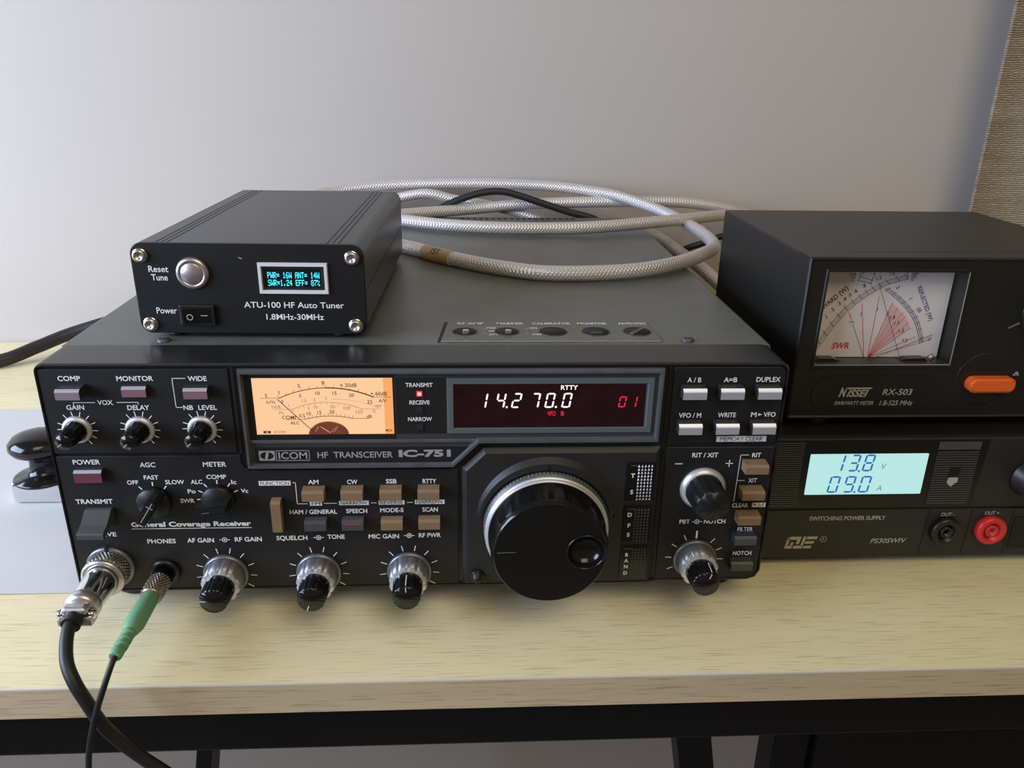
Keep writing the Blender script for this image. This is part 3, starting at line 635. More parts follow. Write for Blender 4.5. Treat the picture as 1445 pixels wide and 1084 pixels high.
# rotary knobs
def small_knob(x, z, ang):
    q = MB(); c = (x, 0, z)
    q.lathe([(6.0, 0), (5.9, 0.9), (5.3, 1.7), (4.6, 1.8)], c, 'silver', n=48); k = q.build('rotary_knob', rad)
    q = MB(); fl = lambda a, r, d: r * (1 - 0.06 * max(0, math.cos(12 * a))) if 2 < d < 12.6 else r
    q.lathe([(4.5, 1.6), (4.4, 2.1), (3.9, 6), (3.35, 12.3), (3.1, 12.9), (0, 12.9)], c, 'gloss', n=72, flute=fl)
    ca, sa = math.cos(R(ang)), math.sin(R(ang)); q.line([(x + 1.0 * ca, z + 1.0 * sa), (x + 2.9 * ca, z + 2.9 * sa)], 0.4, -12.96, 'dimprint')
    q.build('knob_cap', k)
small_knob(-139.6, 79.0, 215); small_knob(-114.7, 78.8, 225); small_knob(-89.8, 78.8, 215)
def dual_knob(x, z, ang, L=20.5):
    c = (x, 0, z); q = MB()
    q.lathe([(9.9, 0), (9.9, 1.2), (9.5, 2.0), (9.0, 2.1)], c, 'smoke', n=64)
    fl = lambda a, r, d: r * (1 - 0.05 * max(0, math.cos(12 * a))) if d > 2.6 else r
    q.lathe([(9.0, 2.0), (8.8, 2.8), (8.3, 9.6)], c, 'smoke', n=128, flute=fl)
    q.lathe([(8.3, 9.6), (7.9, 10.5), (6.0, 11.0)], c, 'crown', n=144, smooth=False, flute=lambda a, r, d: r * (1 - 0.075 * max(0, math.cos(12 * a))) if d < 10.8 else r)
    k = q.build('dual_rotary_knob', rad)
    q = MB(); fl2 = lambda a, r, d: r * (1 - 0.055 * max(0, math.cos(14 * a)) ** 0.7) if 11 < d < L - 0.4 else r
    q.lathe([(6.6, 10.4), (6.6, 10.9), (6.4, 14), (6.0, L - 0.7), (5.6, L), (0, L)], c, 'gloss', n=112, flute=fl2)
    ca, sa = math.cos(R(ang)), math.sin(R(ang)); q.line([(x + 3.2 * ca, z + 3.2 * sa), (x + 5.5 * ca, z + 5.5 * sa)], 0.32, -L - 0.06, 'white')
    if 45 < ang < 135:   # the line runs back along the cap's top too
        q.add([(x + 6.05 * ca - .16, -L + .6, z + 6.05 * sa + .12), (x + 6.05 * ca + .16, -L + .6, z + 6.05 * sa + .12), (x + 6.5 * ca + .16, -13, z + 6.5 * sa + .12), (x + 6.5 * ca - .16, -13, z + 6.5 * sa + .12)], [[0, 1, 2, 3]], 'white')
    q.build('knob_cap', k)
dual_knob(-88.0, 8.6, 178); dual_knob(-47.5, 8.6, 250); dual_knob(-7.5, 8.6, 92); dual_knob(121.0, 13.0, 70)
# RIT/XIT knob
q = MB(); c = (121.2, 0, 48.9); q.lathe([(10.1, 0), (10.0, 0.8), (8.6, 2.6), (7.6, 2.7)], c, 'silver', n=64); k = q.build('rotary_knob', rad)
q = MB(); q.lathe([(8.2, 2.5), (8.1, 3.2), (7.7, 10), (7.2, 15.6), (6.7, 16.3), (0, 16.3)], c, 'satin', n=112, flute=lambda a, r, d: r * (1 - 0.08 * max(0, math.cos(8 * a)) ** 0.5) if 3 < d < 16 else r); q.build('knob_cap', k)

# pointer selector knobs
def selector(x, z, ang, tip, name='selector_knob'):
    q = MB(); q.lathe([(7.0, 0), (7.0, 2.6), (6.6, 3.2), (0, 3.2)], (x, 0, z), 'satin', n=56); k = q.build(name, rad)
    ca, sa = math.cos(R(ang)), math.sin(R(ang)); X = Matrix.Translation((x, 0, z)) @ Matrix.Rotation(-R(ang), 4, 'Y')
    b = MB(); b.prism([(-6.4, -2.1), (6.6, -2.3), (7.6, 0), (6.6, 2.3), (-6.4, 2.1)], -11, -3.0, 'satin', 0.8, X=X, seg=2)
    if tip: b.line([(x - 4.6 * ca, z - 4.6 * sa), (x + 5.8 * ca, z + 5.8 * sa)], 0.3, -11.1, 'dimprint'); b.line([(x + 3.4 * ca - 1.4 * sa, z + 3.4 * sa + 1.4 * ca), (x + 3.4 * ca + 1.4 * sa, z + 3.4 * sa - 1.4 * ca)], 0.3, -11.1, 'dimprint')
    else: b.line([(x + 1.0 * ca, z + 1.0 * sa), (x + 4.0 * ca, z + 4.0 * sa)], 0.3, -11.1, 'faint')
    b.build('grip_bar', k)
selector(-113.6, 45.4, 57, True); selector(-86.9, 46.0, 180 + 8, False)

# transmit lever
q = MB(); lp = [(0, 42.6), (-2.2, 42.7), (-5.0, 40.6), (-8.0, 38.6), (-12.0, 37.2), (-12.6, 36.6), (-12.4, 34.4), (-11.6, 34.2), (-6.0, 36.0), (-3.0, 36.4), (0, 35.0)]
n = len(lp); vs = [(x, yy, zz) for x in (-142.4, -131.6) for yy, zz in lp]
q.add(vs, [[i, (i + 1) % n, n + (i + 1) % n, n + i] for i in range(n)] + [list(range(n))[::-1], [n + i for i in range(n)]], 'greybtn'); q.build('transmit_lever', rad)

# main dial
c = (DXc, 0, DZc); q = MB()
q.lathe([(27.4, 2.4), (27.4, 2.9), (27.2, 3.1), (26.9, 6.4)], c, 'gunmetal', n=128)
for i in range(100):
    a = 2 * PI * i / 100; l = 2.4 if i % 5 == 0 else 1.3; ca, sa = math.cos(a), math.sin(a); wv = Vector((-sa, 0, ca)) * 0.13
    P0 = Vector((DXc + 27.28 * ca, -3.3, DZc + 27.28 * sa)); P1 = Vector((DXc + 27.06 * ca, -3.3 - l, DZc + 27.06 * sa))
    q.add([P0 - wv, P0 + wv, P1 + wv, P1 - wv], [[0, 1, 2, 3]], 'dimprint')
dial = q.build('tuning_knob', rad); dial['label'] = 'large black main tuning knob'
q = MB(); q.lathe([(26.9, 6.4), (26.9, 7.2), (26.5, 7.6), (26.0, 7.7), (26.2, 8.1), (26.2, 8.7), (25.7, 9.2), (24.6, 9.2)], c, 'silver', n=128); q.build('trim_ring', dial)['label'] = 'silver double ring'
q = MB(); LD = 23.6
def scallop(a, r, d): return r * (1 - 0.018 * max(0.0, math.cos(20 * a)) ** 0.6 * min(1, max(0, (d - 9.6) / 6)))
q.lathe([(25.4, 9.0), (25.4, 10.2), (24.9, 11.0), (24.7, 20.6), (24.3, 21.2)], c, 'gloss', n=240, caps=False, flute=lambda a, r, d: scallop(a, r, d) if 9.5 < d < 21 else r)
q.lathe([(24.3, 21.2), (24.0, 22.8), (23.3, LD)], c, 'gloss', n=240, caps=False)
fx, fz, fr = DXc + 14.9, DZc + 0.4, 7.9
b = bmesh.new(); ov = [b.verts.new((DXc + 23.3 * math.cos(2 * PI * i / 120), -LD, DZc + 23.3 * math.sin(2 * PI * i / 120))) for i in range(120)]
iv = [b.verts.new((fx + fr * math.cos(2 * PI * i / 48), -LD, fz + fr * math.sin(2 * PI * i / 48))) for i in range(48)]
es = [b.edges.new((l[i], l[(i + 1) % len(l)])) for l in (ov, iv) for i in range(len(l))]
bmesh.ops.triangle_fill(b, edges=es, use_beauty=True); q.bm(b, 'facecap')
q.line([(DXc - 22, DZc + 0.6), (DXc - 14.5, DZc + 0.9)], 0.3, -LD - 0.05, 'faint')
q.build('knob_body', dial)
q = MB(); prof = [(fr + 0.5, LD), (fr + 0.45, LD + 0.5), (fr + 0.05, LD + 0.7), (fr - 0.4, LD + 0.3)] + [(fr * math.cos(R(a)) * 0.95, LD - 5.0 * math.sin(R(a))) for a in (5, 15, 30, 45, 60, 75, 88)] + [(0, LD - 5.0)]
q.lathe(prof, (fx, 0, fz), 'gloss', n=64, caps=False); q.build('finger_dimple', dial)
# small black drag screw
q = MB(); q.lathe([(3.2, 0), (3.2, 1.0), (2.7, 1.4), (2.2, 1.4), (2.0, 3.6), (0, 3.8)], (22.8, -2.0, 6.6), 'satin', n=32); q.build('drag_screw', rad)
# sockets
q = MB(); q.lathe([(10.2, 0), (10.2, 1.2), (9.6, 1.8), (8.2, 1.8)], (-137, 0, 13.1), 'smoke', n=64); q.box(-137.6, -136.4, -2.0, -0.5, 21.8, 23.6, 'deep'); q.build('microphone_socket', rad)
q = MB(); q.lathe([(6.4, 0), (6.4, 1.4), (5.8, 2.2), (4.6, 2.2), (4.4, 1.4)], (-114, 0, 10.2), 'satin', n=48); q.build('headphone_socket', rad)

# cover
cv = MB(); b = bmesh.new()
cv.box(-152.5, 152.5, 23.5, 344.5, 1.0, 106.9, 'cover', 1.2, 2)
cv.box(-151.5, 151.5, 23.3, 30.0, 106.6, 107.0, 'cover', 0.15)
for i in range(19):
    x = 12.6 + i * 4.9; cv.box(x, x + 2.6, 333.5, 339.5, 106.7, 107.0, 'deep')
for k in range(9):
    x = random.uniform(-150, 150); yv = random.choice((26, 60, 70, 90)) + random.uniform(0, 14); a = random.uniform(0, PI); l = random.uniform(1.0, 4.0)
    dx, dy = math.cos(a) * l, math.sin(a) * l; w = 0.12
    cv.add([(x - w * math.sin(a), yv + w * math.cos(a), 107.02), (x + w * math.sin(a), yv - w * math.cos(a), 107.02), (x + dx, yv + dy, 107.02)], [[0, 1, 2]], 'deep')
cov = cv.build('top_cover', rad)
h = MB(); h.zprism([(7.0, 27.0), (104.5, 27.0), (103.5, 56.0), (9.5, 56.0)], 106.9, 107.5, 'cover', 0.2)
h.zprism([(5.6, 27.0), (7.0, 27.0), (9.4, 56.4), (8.0, 56.4)], 106.9, 107.3, 'deep')
h.box(7.2, 104.0, 26.6, 27.2, 107.0, 107.7, 'chrome', 0.1)  # bright strip standing in for the glint along the hatch's lower edge
def flatXY(mb, t, x, yv, hh, key, w=None):
    X = Matrix(((1, 0, 0, 0), (0, 0, 1, 0), (0, 1, 0, 107.62), (0, 0, 0, 1)))   # (x,0,z)->(x,z,107.62)
    mb.text(t, x, yv, hh, 0.0, key, w, X=X)
for t, x, w in (('RF AMP', 20.0, 12), ('MARKER', 38.5, 12.5), ('CALIBRATOR', 57.8, 18), ('MONITOR', 77.0, 14), ('ANTI-VOX', 96.0, 13.5)): flatXY(h, t, x, 53.0, 3.0, 'white', w)
for t, x, yv, w in (('PRE', 29.6, 46.0, 4.2), ('OFF', 30.2, 41.5, 4.2), ('ATT', 30.4, 36.5, 4.2), ('ON', 48.8, 46.0, 3.6), ('OFF', 50.0, 36.5, 4.4)): flatXY(h, t, x, yv, 2.2, 'white', w)
for x, yv, hh in ((25.6, 44.5, 1), (25.6, 38, -1), (44.6, 44.5, 1), (44.6, 38, -1)):
    h.add([(x, yv, 107.62), (x + 1.6, yv, 107.62), (x + 1.6, yv + .35, 107.62), (x, yv + .35, 107.62)], [[0, 1, 2, 3]], 'white')
hat = h.build('control_hatch', rad)
for i, (x, r) in enumerate(((17.5, 5.8), (36.5, 5.8), (57.5, 6.6), (77.0, 6.6), (96.0, 6.6))):
    q = MB(); q.lathe([(r, 0), (r, 0.25), (r - 0.4, 0.35), (r - 0.6, 0.2)], (x, 41.0, 107.4), 'hood', axis='z', n=40)
    q.lathe([(r - 0.55, 0), (r - 0.55, 0.24), (0, 0.24)], (x, 41.0, 107.4), 'deep', axis='z', n=40)
    if i < 2: q.box(x - 1.0, x + 2.0, 36.2, 38.6, 107.5, 109.6, 'chrome', 0.6)
    elif i == 3: q.box(x - 2.5, x + 2.5, 37.6, 38.6, 107.5, 108.3, 'gunmetal', 0.2)
    elif i == 4: q.box(x - 1.0, x + 1.0, 36.0, 46.0, 107.5, 108.0, 'gunmetal', 0.2, X=Matrix.Translation((x, 41, 0)) @ Matrix.Rotation(R(-40), 4, 'Z') @ Matrix.Translation((-x, -41, 0)))
    q.build('preset_control', hat)
for x in (-111.5, 116.5):
    q = MB(); q.lathe([(3.0, 0), (2.8, 0.8), (2.0, 1.3), (0, 1.4)], (x, 29.5, 106.9), 'gunmetal', axis='z', n=24); q.box(x - 2, x + 2, 29.2, 29.8, 108.25, 108.35, 'deep'); q.build('cover_screw', rad)
for x, yv in ((-138, 27), (138, 27), (-135, 315), (135, 315)):
    q = MB(); q.lathe([(9.5, -14), (10.5, -13), (10.5, -1), (9, 1.4)], (x, yv, 0), 'rubber', axis='z', n=32); q.build('foot', rad)

# ------------------------------------------------------------------ antenna tuner on the radio
AX = Matrix.Translation((-73.4, 32.6, 0)) @ Matrix.Rotation(R(-1.2), 4, 'Z')    # face centre at local x=0, y=0
atu = thing('antenna_tuner', 'small black box antenna tuner with a cyan text display, standing on the radio', 'tuner', (-72, 110, 107))
A0, A1 = 109.3, 148.6
def addX(mb): 
    mb.v = [AX @ p for p in mb.v]; return mb
q = MB(); pr = rounded(-48.6, 48.6, A0, A1, 5.0, 6)
q.prism(pr, 2.2, 153.0, 'atu')
for x in (-38, -35.6, -33.2, 33.2, 35.6, 38): q.box(x - .35, x + .35, 2.3, 152.8, A1 - 0.05, A1 + 0.06, 'deep')
for z in (128.5,): 
    for x in (-48.6, 48.6): q.box(x - .06, x + .06, 2.3, 152.8, z - .35, z + .35, 'deep')
addX(q).build('case', atu, autosmooth=35)
q = MB(); q.prism(pr, 0, 2.2, 'atuface', 0.35)
for t, x, z, h_, w in (('Reset', -37.6, 137.6, 2.6, 8.2), ('Tune', -37.6, 134.0, 2.6, 6.8), ('Power', -36.6, 119.5, 2.6, 8.6), ('ATU-100 HF Auto Tuner', 17.8, 122.3, 2.5, 42.6), ('1.8MHz-30MHz', 17.8, 117.0, 2.5, 24.6)): q.text(t, x, z, h_, -0.1, 'white', w, bold=0.008)
q.line([(-3.6, 142.8), (-2.4, 142.3)], 0.35, -0.1, 'dimprint')
addX(q).build('front_plate', atu)
q = MB(); q.prism(pr, 153.0, 155.2, 'atuface'); addX(q).build('back_plate', atu)
for x, z in ((-44.4, 143.3), (43.6, 143.0), (-44.2, 113.4), (43.8, 113.2)):
    q = MB(); q.lathe([(2.8, 0), (2.8, 1.2), (2.4, 1.9), (1.5, 2.1), (1.4, 1.0), (0, 1.0)], (x, 0, z), 'nickel', n=32); q.lathe([(3.1, 0), (3.1, .3), (2.6, .35)], (x, 0, z), 'chrome', n=32)
    addX(q).build('screw', atu)
bx, bz = -23.4, 136.0
q = MB(); q.lathe([(6.9, 0), (6.9, 0.8), (6.2, 1.8), (5.0, 2.0), (4.8, 1.4)], (bx, 0, bz), 'nickel', n=56); k = addX(q).build('push_button', atu); k['label'] = 'round steel reset button'
q = MB(); q.lathe([(4.7, 0.2), (4.7, 1.8), (4.3, 2.1), (0, 2.1)], (bx, 0, bz), 'nickel', n=56); addX(q).build('button_cap', k)
q = MB(); q.box(-30.8, -15.8, -1.8, 0, 113.2, 122.4, 'satin', 0.5); k = addX(q).build('rocker_switch', atu)
q = MB(); rp = [(-28.6, -1.6), (-28.6, -3.6), (-23.2, -2.0), (-17.4, -1.9), (-17.4, -1.2)]
q.add([(x, yy, z) for z in (114.6, 121.0) for x, yy in rp], [[i, i + 1, 6 + i, 5 + i] for i in range(4)] + [[0, 1, 2, 3, 4], [9, 8, 7, 6, 5]], 'gloss')
q.ring(-26.0, 117.5, 1.0, 1.35, -3.3, 'dimprint'); q.line([(-21.6, 117.9), (-18.9, 117.9)], 0.35, -2.1, 'dimprint'); addX(q).build('rocker', k)
q = MB(); ox0, ox1, oz0, oz1 = 3.8, 33.2, 127.3, 140.8
q.prism([(ox0 + 2.2, oz0 + 2.2), (ox1 - 2.2, oz0 + 2.2), (ox1 - 2.2, oz1 - 2.2), (ox0 + 2.2, oz1 - 2.2)], -0.1, 0.3, 'oled')
fo = [(ox0, oz0), (ox1, oz0), (ox1, oz1), (ox0, oz1)]; rim(q, fo, 1.7, -1.1, 0, 'oledframe', 0.25); rim(q, inset(fo, 1.7), 1.2, -0.4, 0, 'deep', 0.3)
k = addX(q).build('display', atu)
q = MB()
DM = {'P': (30, 17, 17, 30, 16, 16, 16), 'W': (17, 17, 17, 21, 21, 27, 17), 'R': (30, 17, 17, 30, 20, 18, 17), '=': (0, 0, 31, 0, 31, 0, 0), '1': (4, 12, 4, 4, 4, 4, 14), '6': (6, 8, 16, 30, 17, 17, 14), 'A': (14, 17, 17, 31, 17, 17, 17), 'N': (17, 25, 25, 21, 19, 19, 17), 'T': (31, 4, 4, 4, 4, 4, 4), '4': (2, 6, 10, 18, 31, 2, 2), 'S': (15, 16, 16, 14, 1, 1, 30), '.': (0, 0, 0, 0, 0, 12, 12), '2': (14, 17, 1, 6, 8, 16, 31), 'E': (31, 16, 16, 30, 16, 16, 31), 'F': (31, 16, 16, 30, 16, 16, 16), '8': (14, 17, 17, 14, 17, 17, 14), '7': (31, 1, 2, 4, 8, 8, 8), '%': (24, 25, 2, 4, 8, 19, 3), ' ': (0,) * 7}
for s_, z in (('PWR= 16W ANT= 14W', 135.4), ('SWR=1.24 EFF= 87%', 132.1)):
    pw = 21.8 / (17 * 6 - 1); ph = 2.6 / 7
    for ci, ch in enumerate(s_):
        for row, bits in enumerate(DM[ch]):
            for b_ in range(5):
                if bits >> (4 - b_) & 1:
                    x = 7.7 + (ci * 6 + b_) * pw; zz = z + 1.3 - (row + 1) * ph; q.rect(x, x + pw, zz, zz + ph, -0.2, 'oledtext')
addX(q).build('lit_characters', k)
for x, yv in ((-36, 8), (36, 8), (-36, 145), (36, 145)):
    q = MB(); q.lathe([(4, 107.0), (4.2, 107.4), (4.0, 109.5)], (x, yv, 0), 'rubber', axis='z', n=20); addX(q).build('foot', atu)

# ------------------------------------------------------------------ power supply
PX0, PX1, PY, PZ0, PZ1 = 158.5, 380.0, 32.0, -9.5, 57.0
psu = thing('power_supply', 'charcoal switching power supply with a backlit cyan display, right of the radio', 'power supply', (268, 120, -14))
q = MB(); q.box(PX0, PX1, PY + 3.0, 215, PZ0, PZ1 - 0.3, 'rx', 1.0); q.build('case', psu)
q = MB(); q.box(PX0, PX1, PY, PY + 3.2, PZ0, PZ1, 'psu', 0.8, 2)
q.box(PX0, PX1, PY - 0.9, PY, PZ0 + 0.8, 18.4, 'psu', 0.4)
for x0, x1 in ((247.2, 246.8), (269.3, 269.1), (290.7, 291.0)): q.line([(x0, 18.2), (x1 - 0.6, PZ0 + 2)], 0.9, PY - 0.96, 'deep')
q.line([(PX0 + 1, 18.7), (PX1, 18.7)], 0.8, PY - 0.06, 'deep')
yp = PY - 1.0
q.text('SWITCHING POWER SUPPLY', 206.2, 13.9, 2.2, yp, 'dimprint', 38.5, bold=0.02)
q.text('PS30SWIV', 229.4, 0.6, 2.6, yp, 'dimprint', 18.6, bold=0.01, shear=0.25)
q.text('OUT -', 257.0, 15.3, 1.9, yp, 'dimprint', 7.0); q.text('OUT +', 279.6, 15.8, 1.9, yp, 'dimprint', 7.4)
q.text('VOLTAGE', 298.5, 50.2, 2.0, PY - 0.1, 'faint', 15.5, shear=0.2); q.text('ADJUST', 297.3, 47.2, 2.0, PY - 0.1, 'faint', 13.4, shear=0.2)
# maker's mark
lx, lz = 184.9, 0.1
def mk(pts): q.flat([(lx + (a * 1.12 + b * 0.3), lz + b * 1.4) for a, b in pts], yp, 'logo')
mk([(-7, -2.4), (-7, 2.3), (-6, 2.4), (-6, 2.4), (-5.8, -1.2)]); mk([(-6.9, 1.2), (-6.0, 2.5), (-1.0, 2.5), (-1.0, 1.3)]); mk([(-2.4, -0.6), (-2.4, 1.3), (-1.0, 1.3), (-1.0, -0.6)]); mk([(-6.6, -2.4), (-6.6, -1.2), (-3.6, -1.2), (-3.6, -2.4)]); mk([(-4.8, -1.4), (-4.8, 0.2), (-3.6, 0.2), (-3.6, -1.4)])
mk([(-3.0, -2.4), (-3.0, -1.2), (1.2, -1.2), (1.2, -2.4)]); mk([(0.0, -1.4), (0.0, 2.5), (1.2, 2.5), (1.2, -1.4)]); mk([(1.6, 1.4), (1.6, 2.5), (6.4, 2.5), (6.4, 1.4)]); mk([(1.6, -.5), (1.6, .6), (5.6, .6), (5.6, -.5)]); mk([(1.6, -2.4), (1.6, -1.3), (5.2, -1.3), (5.2, -2.4)])
q.ring(195.8, 2.0, 1.35, 1.65, yp, 'logo', 24); q.text('R', 195.8, 2.0, 1.2, yp, 'logo', 0.9)
q.build('front_panel', psu)
q = MB(); q.prism([(163.4, 19.6), (267.8, 19.6), (269.6, 56.0), (163.4, 56.0)], PY - 0.3, PY, 'psudark', 0.1)
for i in range(30): q.box(164.6, 178.8, PY - 0.75, PY - 0.3, 21.0 + i * 1.16, 21.5 + i * 1.16, 'rib')
for i in range(23): q.box(244.6, 265.4, PY - 0.75, PY - 0.3, 21.4 + i * 1.27, 21.95 + i * 1.27, 'rib')
q.box(244.6, 265.6, PY - 0.75, PY - 0.3, 51.0, 55.2, 'rib', 0.1)
q.box(252.6, 258.0, PY - 1.0, PY - 0.4, 36.0, 41.6, 'psudark', 0.2)
q.flat([(252.4, 33.4), (253.0, 36.2), (257.6, 36.4), (257.8, 33.4), (256.4, 32.6), (255.2, 31.0), (253.6, 31.8)], PY - 0.82, 'dimprint')
k = q.build('display_panel', psu)
q = MB(); q.prism(rounded(182.4, 240.6, 27.0, 49.0, 0.5, 2), PY - 0.5, PY - 0.2, 'lcd', 0.05); l = q.build('lcd_screen', psu); l['label'] = 'backlit pale cyan screen'
q = MB(); yl = PY - 0.6
for ch, x in (('1', 197.0), ('3', 204.4), ('8', 211.6)): q.seg7(ch, x, 44.2, 5.0, 9.2, yl, 'lcdink', 0.95, 0.12, gap=0.28)
for ch, x in (('0', 196.2), ('9', 204.0), ('0', 211.7)): q.seg7(ch, x, 32.6, 5.2, 9.2, yl, 'lcdink', 0.95, 0.12, gap=0.28)
for x, z in ((207.4, 39.4), (207.2, 27.9)): q.rect(x - .5, x + .5, z - .1, z + .9, yl, 'lcdink')
q.text('V', 219.4, 42.3, 2.9, yl, 'lcdgrey', bold=0, shear=0.15); q.text('A', 219.2, 30.4, 2.9, yl, 'lcdgrey', bold=0, shear=0.15)
q.build('lcd_digits', l)
for x, z, key, nm in ((256.6, 6.6, 'satin', 'black'), (279.8, 7.0, 'redpost', 'red')):
    q = MB(); q.lathe([(7.6, 0.6), (7.6, 3.5), (7.1, 4.6), (4.9, 4.8), (4.7, 2.4), (3.4, 2.4), (3.3, 4.0), (2.9, 4.4), (2.0, 4.4), (1.9, 2.0), (0, 2.0)], (x, PY, z), key, n=48)
    if key == 'satin': q.lathe([(1.9, 2.05), (0, 2.05)], (x, PY, z), 'deep', n=24)
    q.build('terminal_post', psu)['label'] = nm + ' output terminal'
q = MB(); q.lathe([(9.8, 0), (9.8, 1.0), (9.0, 1.4), (8.2, 12), (7.4, 12.8), (0, 13)], (294.5, PY, 35.0), 'satin', n=56); q.build('voltage_knob', psu)
q = MB(); q.box(292.0, 330, PY - 1.3, PY - 0.8, -5.0, 13.5, 'deep', 0.2); q.build('power_switch', psu)
for x, yv in ((172, 50), (366, 50), (172, 200), (366, 200)):
    q = MB(); q.lathe([(6, -14), (6.5, -13.4), (6.5, PZ0 + 0.2)], (x, yv, 0), 'rubber', axis='z', n=24); q.build('foot', psu)

# ------------------------------------------------------------------ SWR meter on the power supply
rx = thing('swr_meter', 'black cross-needle power meter with an orange button, standing on the power supply', 'meter', (250, 110, 57))
RX0, RX1, RY, RZ0, RZ1, RYB = 173.2, 327.0, 45.0, 61.8, 141.4, 174.0
wx0, wx1, wz0, wz1 = 183.0, 249.2, 89.6, 135.2
q = MB()   # front moulding with a real opening for the meter
for x0, x1, z0, z1 in ((RX0, wx0, RZ0, RZ1), (wx1, RX1, RZ0, RZ1), (wx0, wx1, RZ0, wz0), (wx0, wx1, wz1, RZ1)): q.box(x0, x1, RY, RY + 12, z0, z1, 'rx')
rim(q, [(RX0, RZ0), (RX1, RZ0), (RX1, RZ1), (RX0, RZ1)], 1.6, RY - 0.8, RY, 'rx', 0.7)
rim(q, [(wx0 - 1.6, wz0 - 1.8), (wx1 + 1.6, wz0 - 1.8), (wx1 + 1.2, wz1 + 0.9), (wx0 - 1.2, wz1 + 0.9)], 1.6, RY - 0.5, RY, 'rx', 0.4)
bpz = rounded(184.0, 246.0, 66.6, 83.6, 7.5, 8)
q.prism(bpz, RY - 0.35, RY, 'rx', 0.3)
for x in (193.6, 240.4): q.ring(x, 75.0, 0, 2.2, RY - 0.42, 'deep', 24)
yb = RY - 0.45
q.text('N', 199.3, 75.7, 4.4, yb, 'dimprint', 3.8, bold=0.04, shear=0.35); q.text('ISSEI', 206.6, 75.1, 3.4, yb, 'dimprint', 10.8, bold=0.03, shear=0.35); q.flat([(200.4, 77.3), (212.6, 77.3), (213.6, 78.1), (200.8, 78.1)], yb, 'dimprint')
q.text('RX-503', 226.2, 75.7, 3.0, yb, 'dimprint', 14.6, bold=0.01, shear=0.15)
q.text('SWR/WATT METER', 205.6, 70.0, 1.9, yb, 'dimprint', 19.4, bold=0.012, shear=0.2); q.text('1.8-525 MHz', 226.6, 70.0, 2.4, yb, 'dimprint', 16.6, bold=0.01, shear=0.2)
q.text('AVG', 269.5, 88.2, 2.3, RY - .1, 'dimprint', 6.2, shear=0.3, bold=.015); q.text('PEP', 266.6, 75.1, 2.3, RY - .1, 'dimprint', 5.8, shear=0.3, bold=.015)
q.ring(283.6, 85.0, 0, 0.9, RY - .1, 'dimprint', 10); q.rect(282.0, 285.0, 84.0, 84.7, RY - .1, 'dimprint'); q.rect(280.4, 283.6, 78.6, 79.3, RY - .1, 'dimprint'); q.ring(282.6, 79.5, 0, 0.7, RY - .1, 'dimprint', 10)
q.text('POWER', 293.0, 99.5, 2.3, RY - .1, 'dimprint', 10.0, shear=0.3)
q.lathe([(13.5, 0), (13.5, .12), (13.0, .14)], (267.5, RY, 82.0), 'rx', n=48)
q.line([(274.0, 108.0), (278.6, 110.4)], 0.9, RY - .1, 'faint')
q.build('front_moulding', rx)
q = MB(); t = 1.2
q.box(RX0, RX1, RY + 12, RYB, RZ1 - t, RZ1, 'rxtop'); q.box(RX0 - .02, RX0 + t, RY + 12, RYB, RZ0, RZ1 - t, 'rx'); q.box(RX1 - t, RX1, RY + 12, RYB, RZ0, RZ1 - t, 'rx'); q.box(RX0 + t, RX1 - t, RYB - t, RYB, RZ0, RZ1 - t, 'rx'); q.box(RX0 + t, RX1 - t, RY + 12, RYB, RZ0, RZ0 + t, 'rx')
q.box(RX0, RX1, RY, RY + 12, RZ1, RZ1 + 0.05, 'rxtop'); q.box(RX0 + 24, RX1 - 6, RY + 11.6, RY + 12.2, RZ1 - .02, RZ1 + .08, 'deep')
q.build('case', rx)
# recessed meter: box, scale, needles, window
YS = RY + 10.0
q = MB(); q.rect(wx0 - 3, wx1 + 3, wz0 - 2, wz1 + 2, YS + 1, 'deep'); q.rect(wx0 + 0.05, wx1 - 0.9, wz0 + 0.5, wz1, YS, 'rxscale')
sc_ = YS - 0.1
def poly(pts, w, key): q.line(pts, w, sc_, key)
def smooth(pts, k=6):
    P = [Vector(a) for a in pts]; o = []
    for i in range(len(P) - 1):
        a, b, c_, d = P[max(i - 1, 0)], P[i], P[i + 1], P[min(i + 2, len(P) - 1)]
        for j in range(k):
            t_ = j / k; v = 0.5 * ((2 * b) + (c_ - a) * t_ + (2 * a - 5 * b + 4 * c_ - d) * t_ * t_ + (3 * b - a - 3 * c_ + d) * t_ ** 3); o.append((v.x, v.y))
    return o + [tuple(P[-1])]
b1 = smooth([(183.5, 93.0), (187.7, 98.2), (192.8, 107.1), (198.4, 114.9), (204.3, 120.6), (209.9, 124.6), (216.0, 128.0), (224.7, 130.6)])
poly(b1, 0.26, 'blackink'); poly([(x + 0.75, z - 0.75) for x, z in b1], 0.18, 'blackink'); poly([(x + 1.5, z - 1.5) for x, z in b1], 0.26, 'blackink'); poly([(224.9, 132.6), (226.2, 128.8)], 0.3, 'blackink')
for i in range(3, len(b1), 3): x, z = b1[i]; poly([(x + 1.5, z - 1.5), (x - 0.9, z + 0.9)], 0.24, 'blackink')
b2 = smooth([(216.6, 124.4), (222.7, 120.2), (227.9, 115.9), (232.6, 110.9), (236.1, 105.2), (239.2, 97.6)])
poly(b2, 0.26, 'blueink'); poly([(x + 0.7, z + 0.4) for x, z in b2], 0.2, 'blueink'); poly([(x - 0.8, z - 0.5) for x, z in b2], 0.26, 'blueink'); poly([(237.6, 96.8), (241.6, 98.6)], 0.26, 'blueink')
for i in range(1, len(b2), 3): x, z = b2[i]; poly([(x - 0.7, z - 0.4), (x + 1.2, z + 0.8)], 0.24, 'blueink')
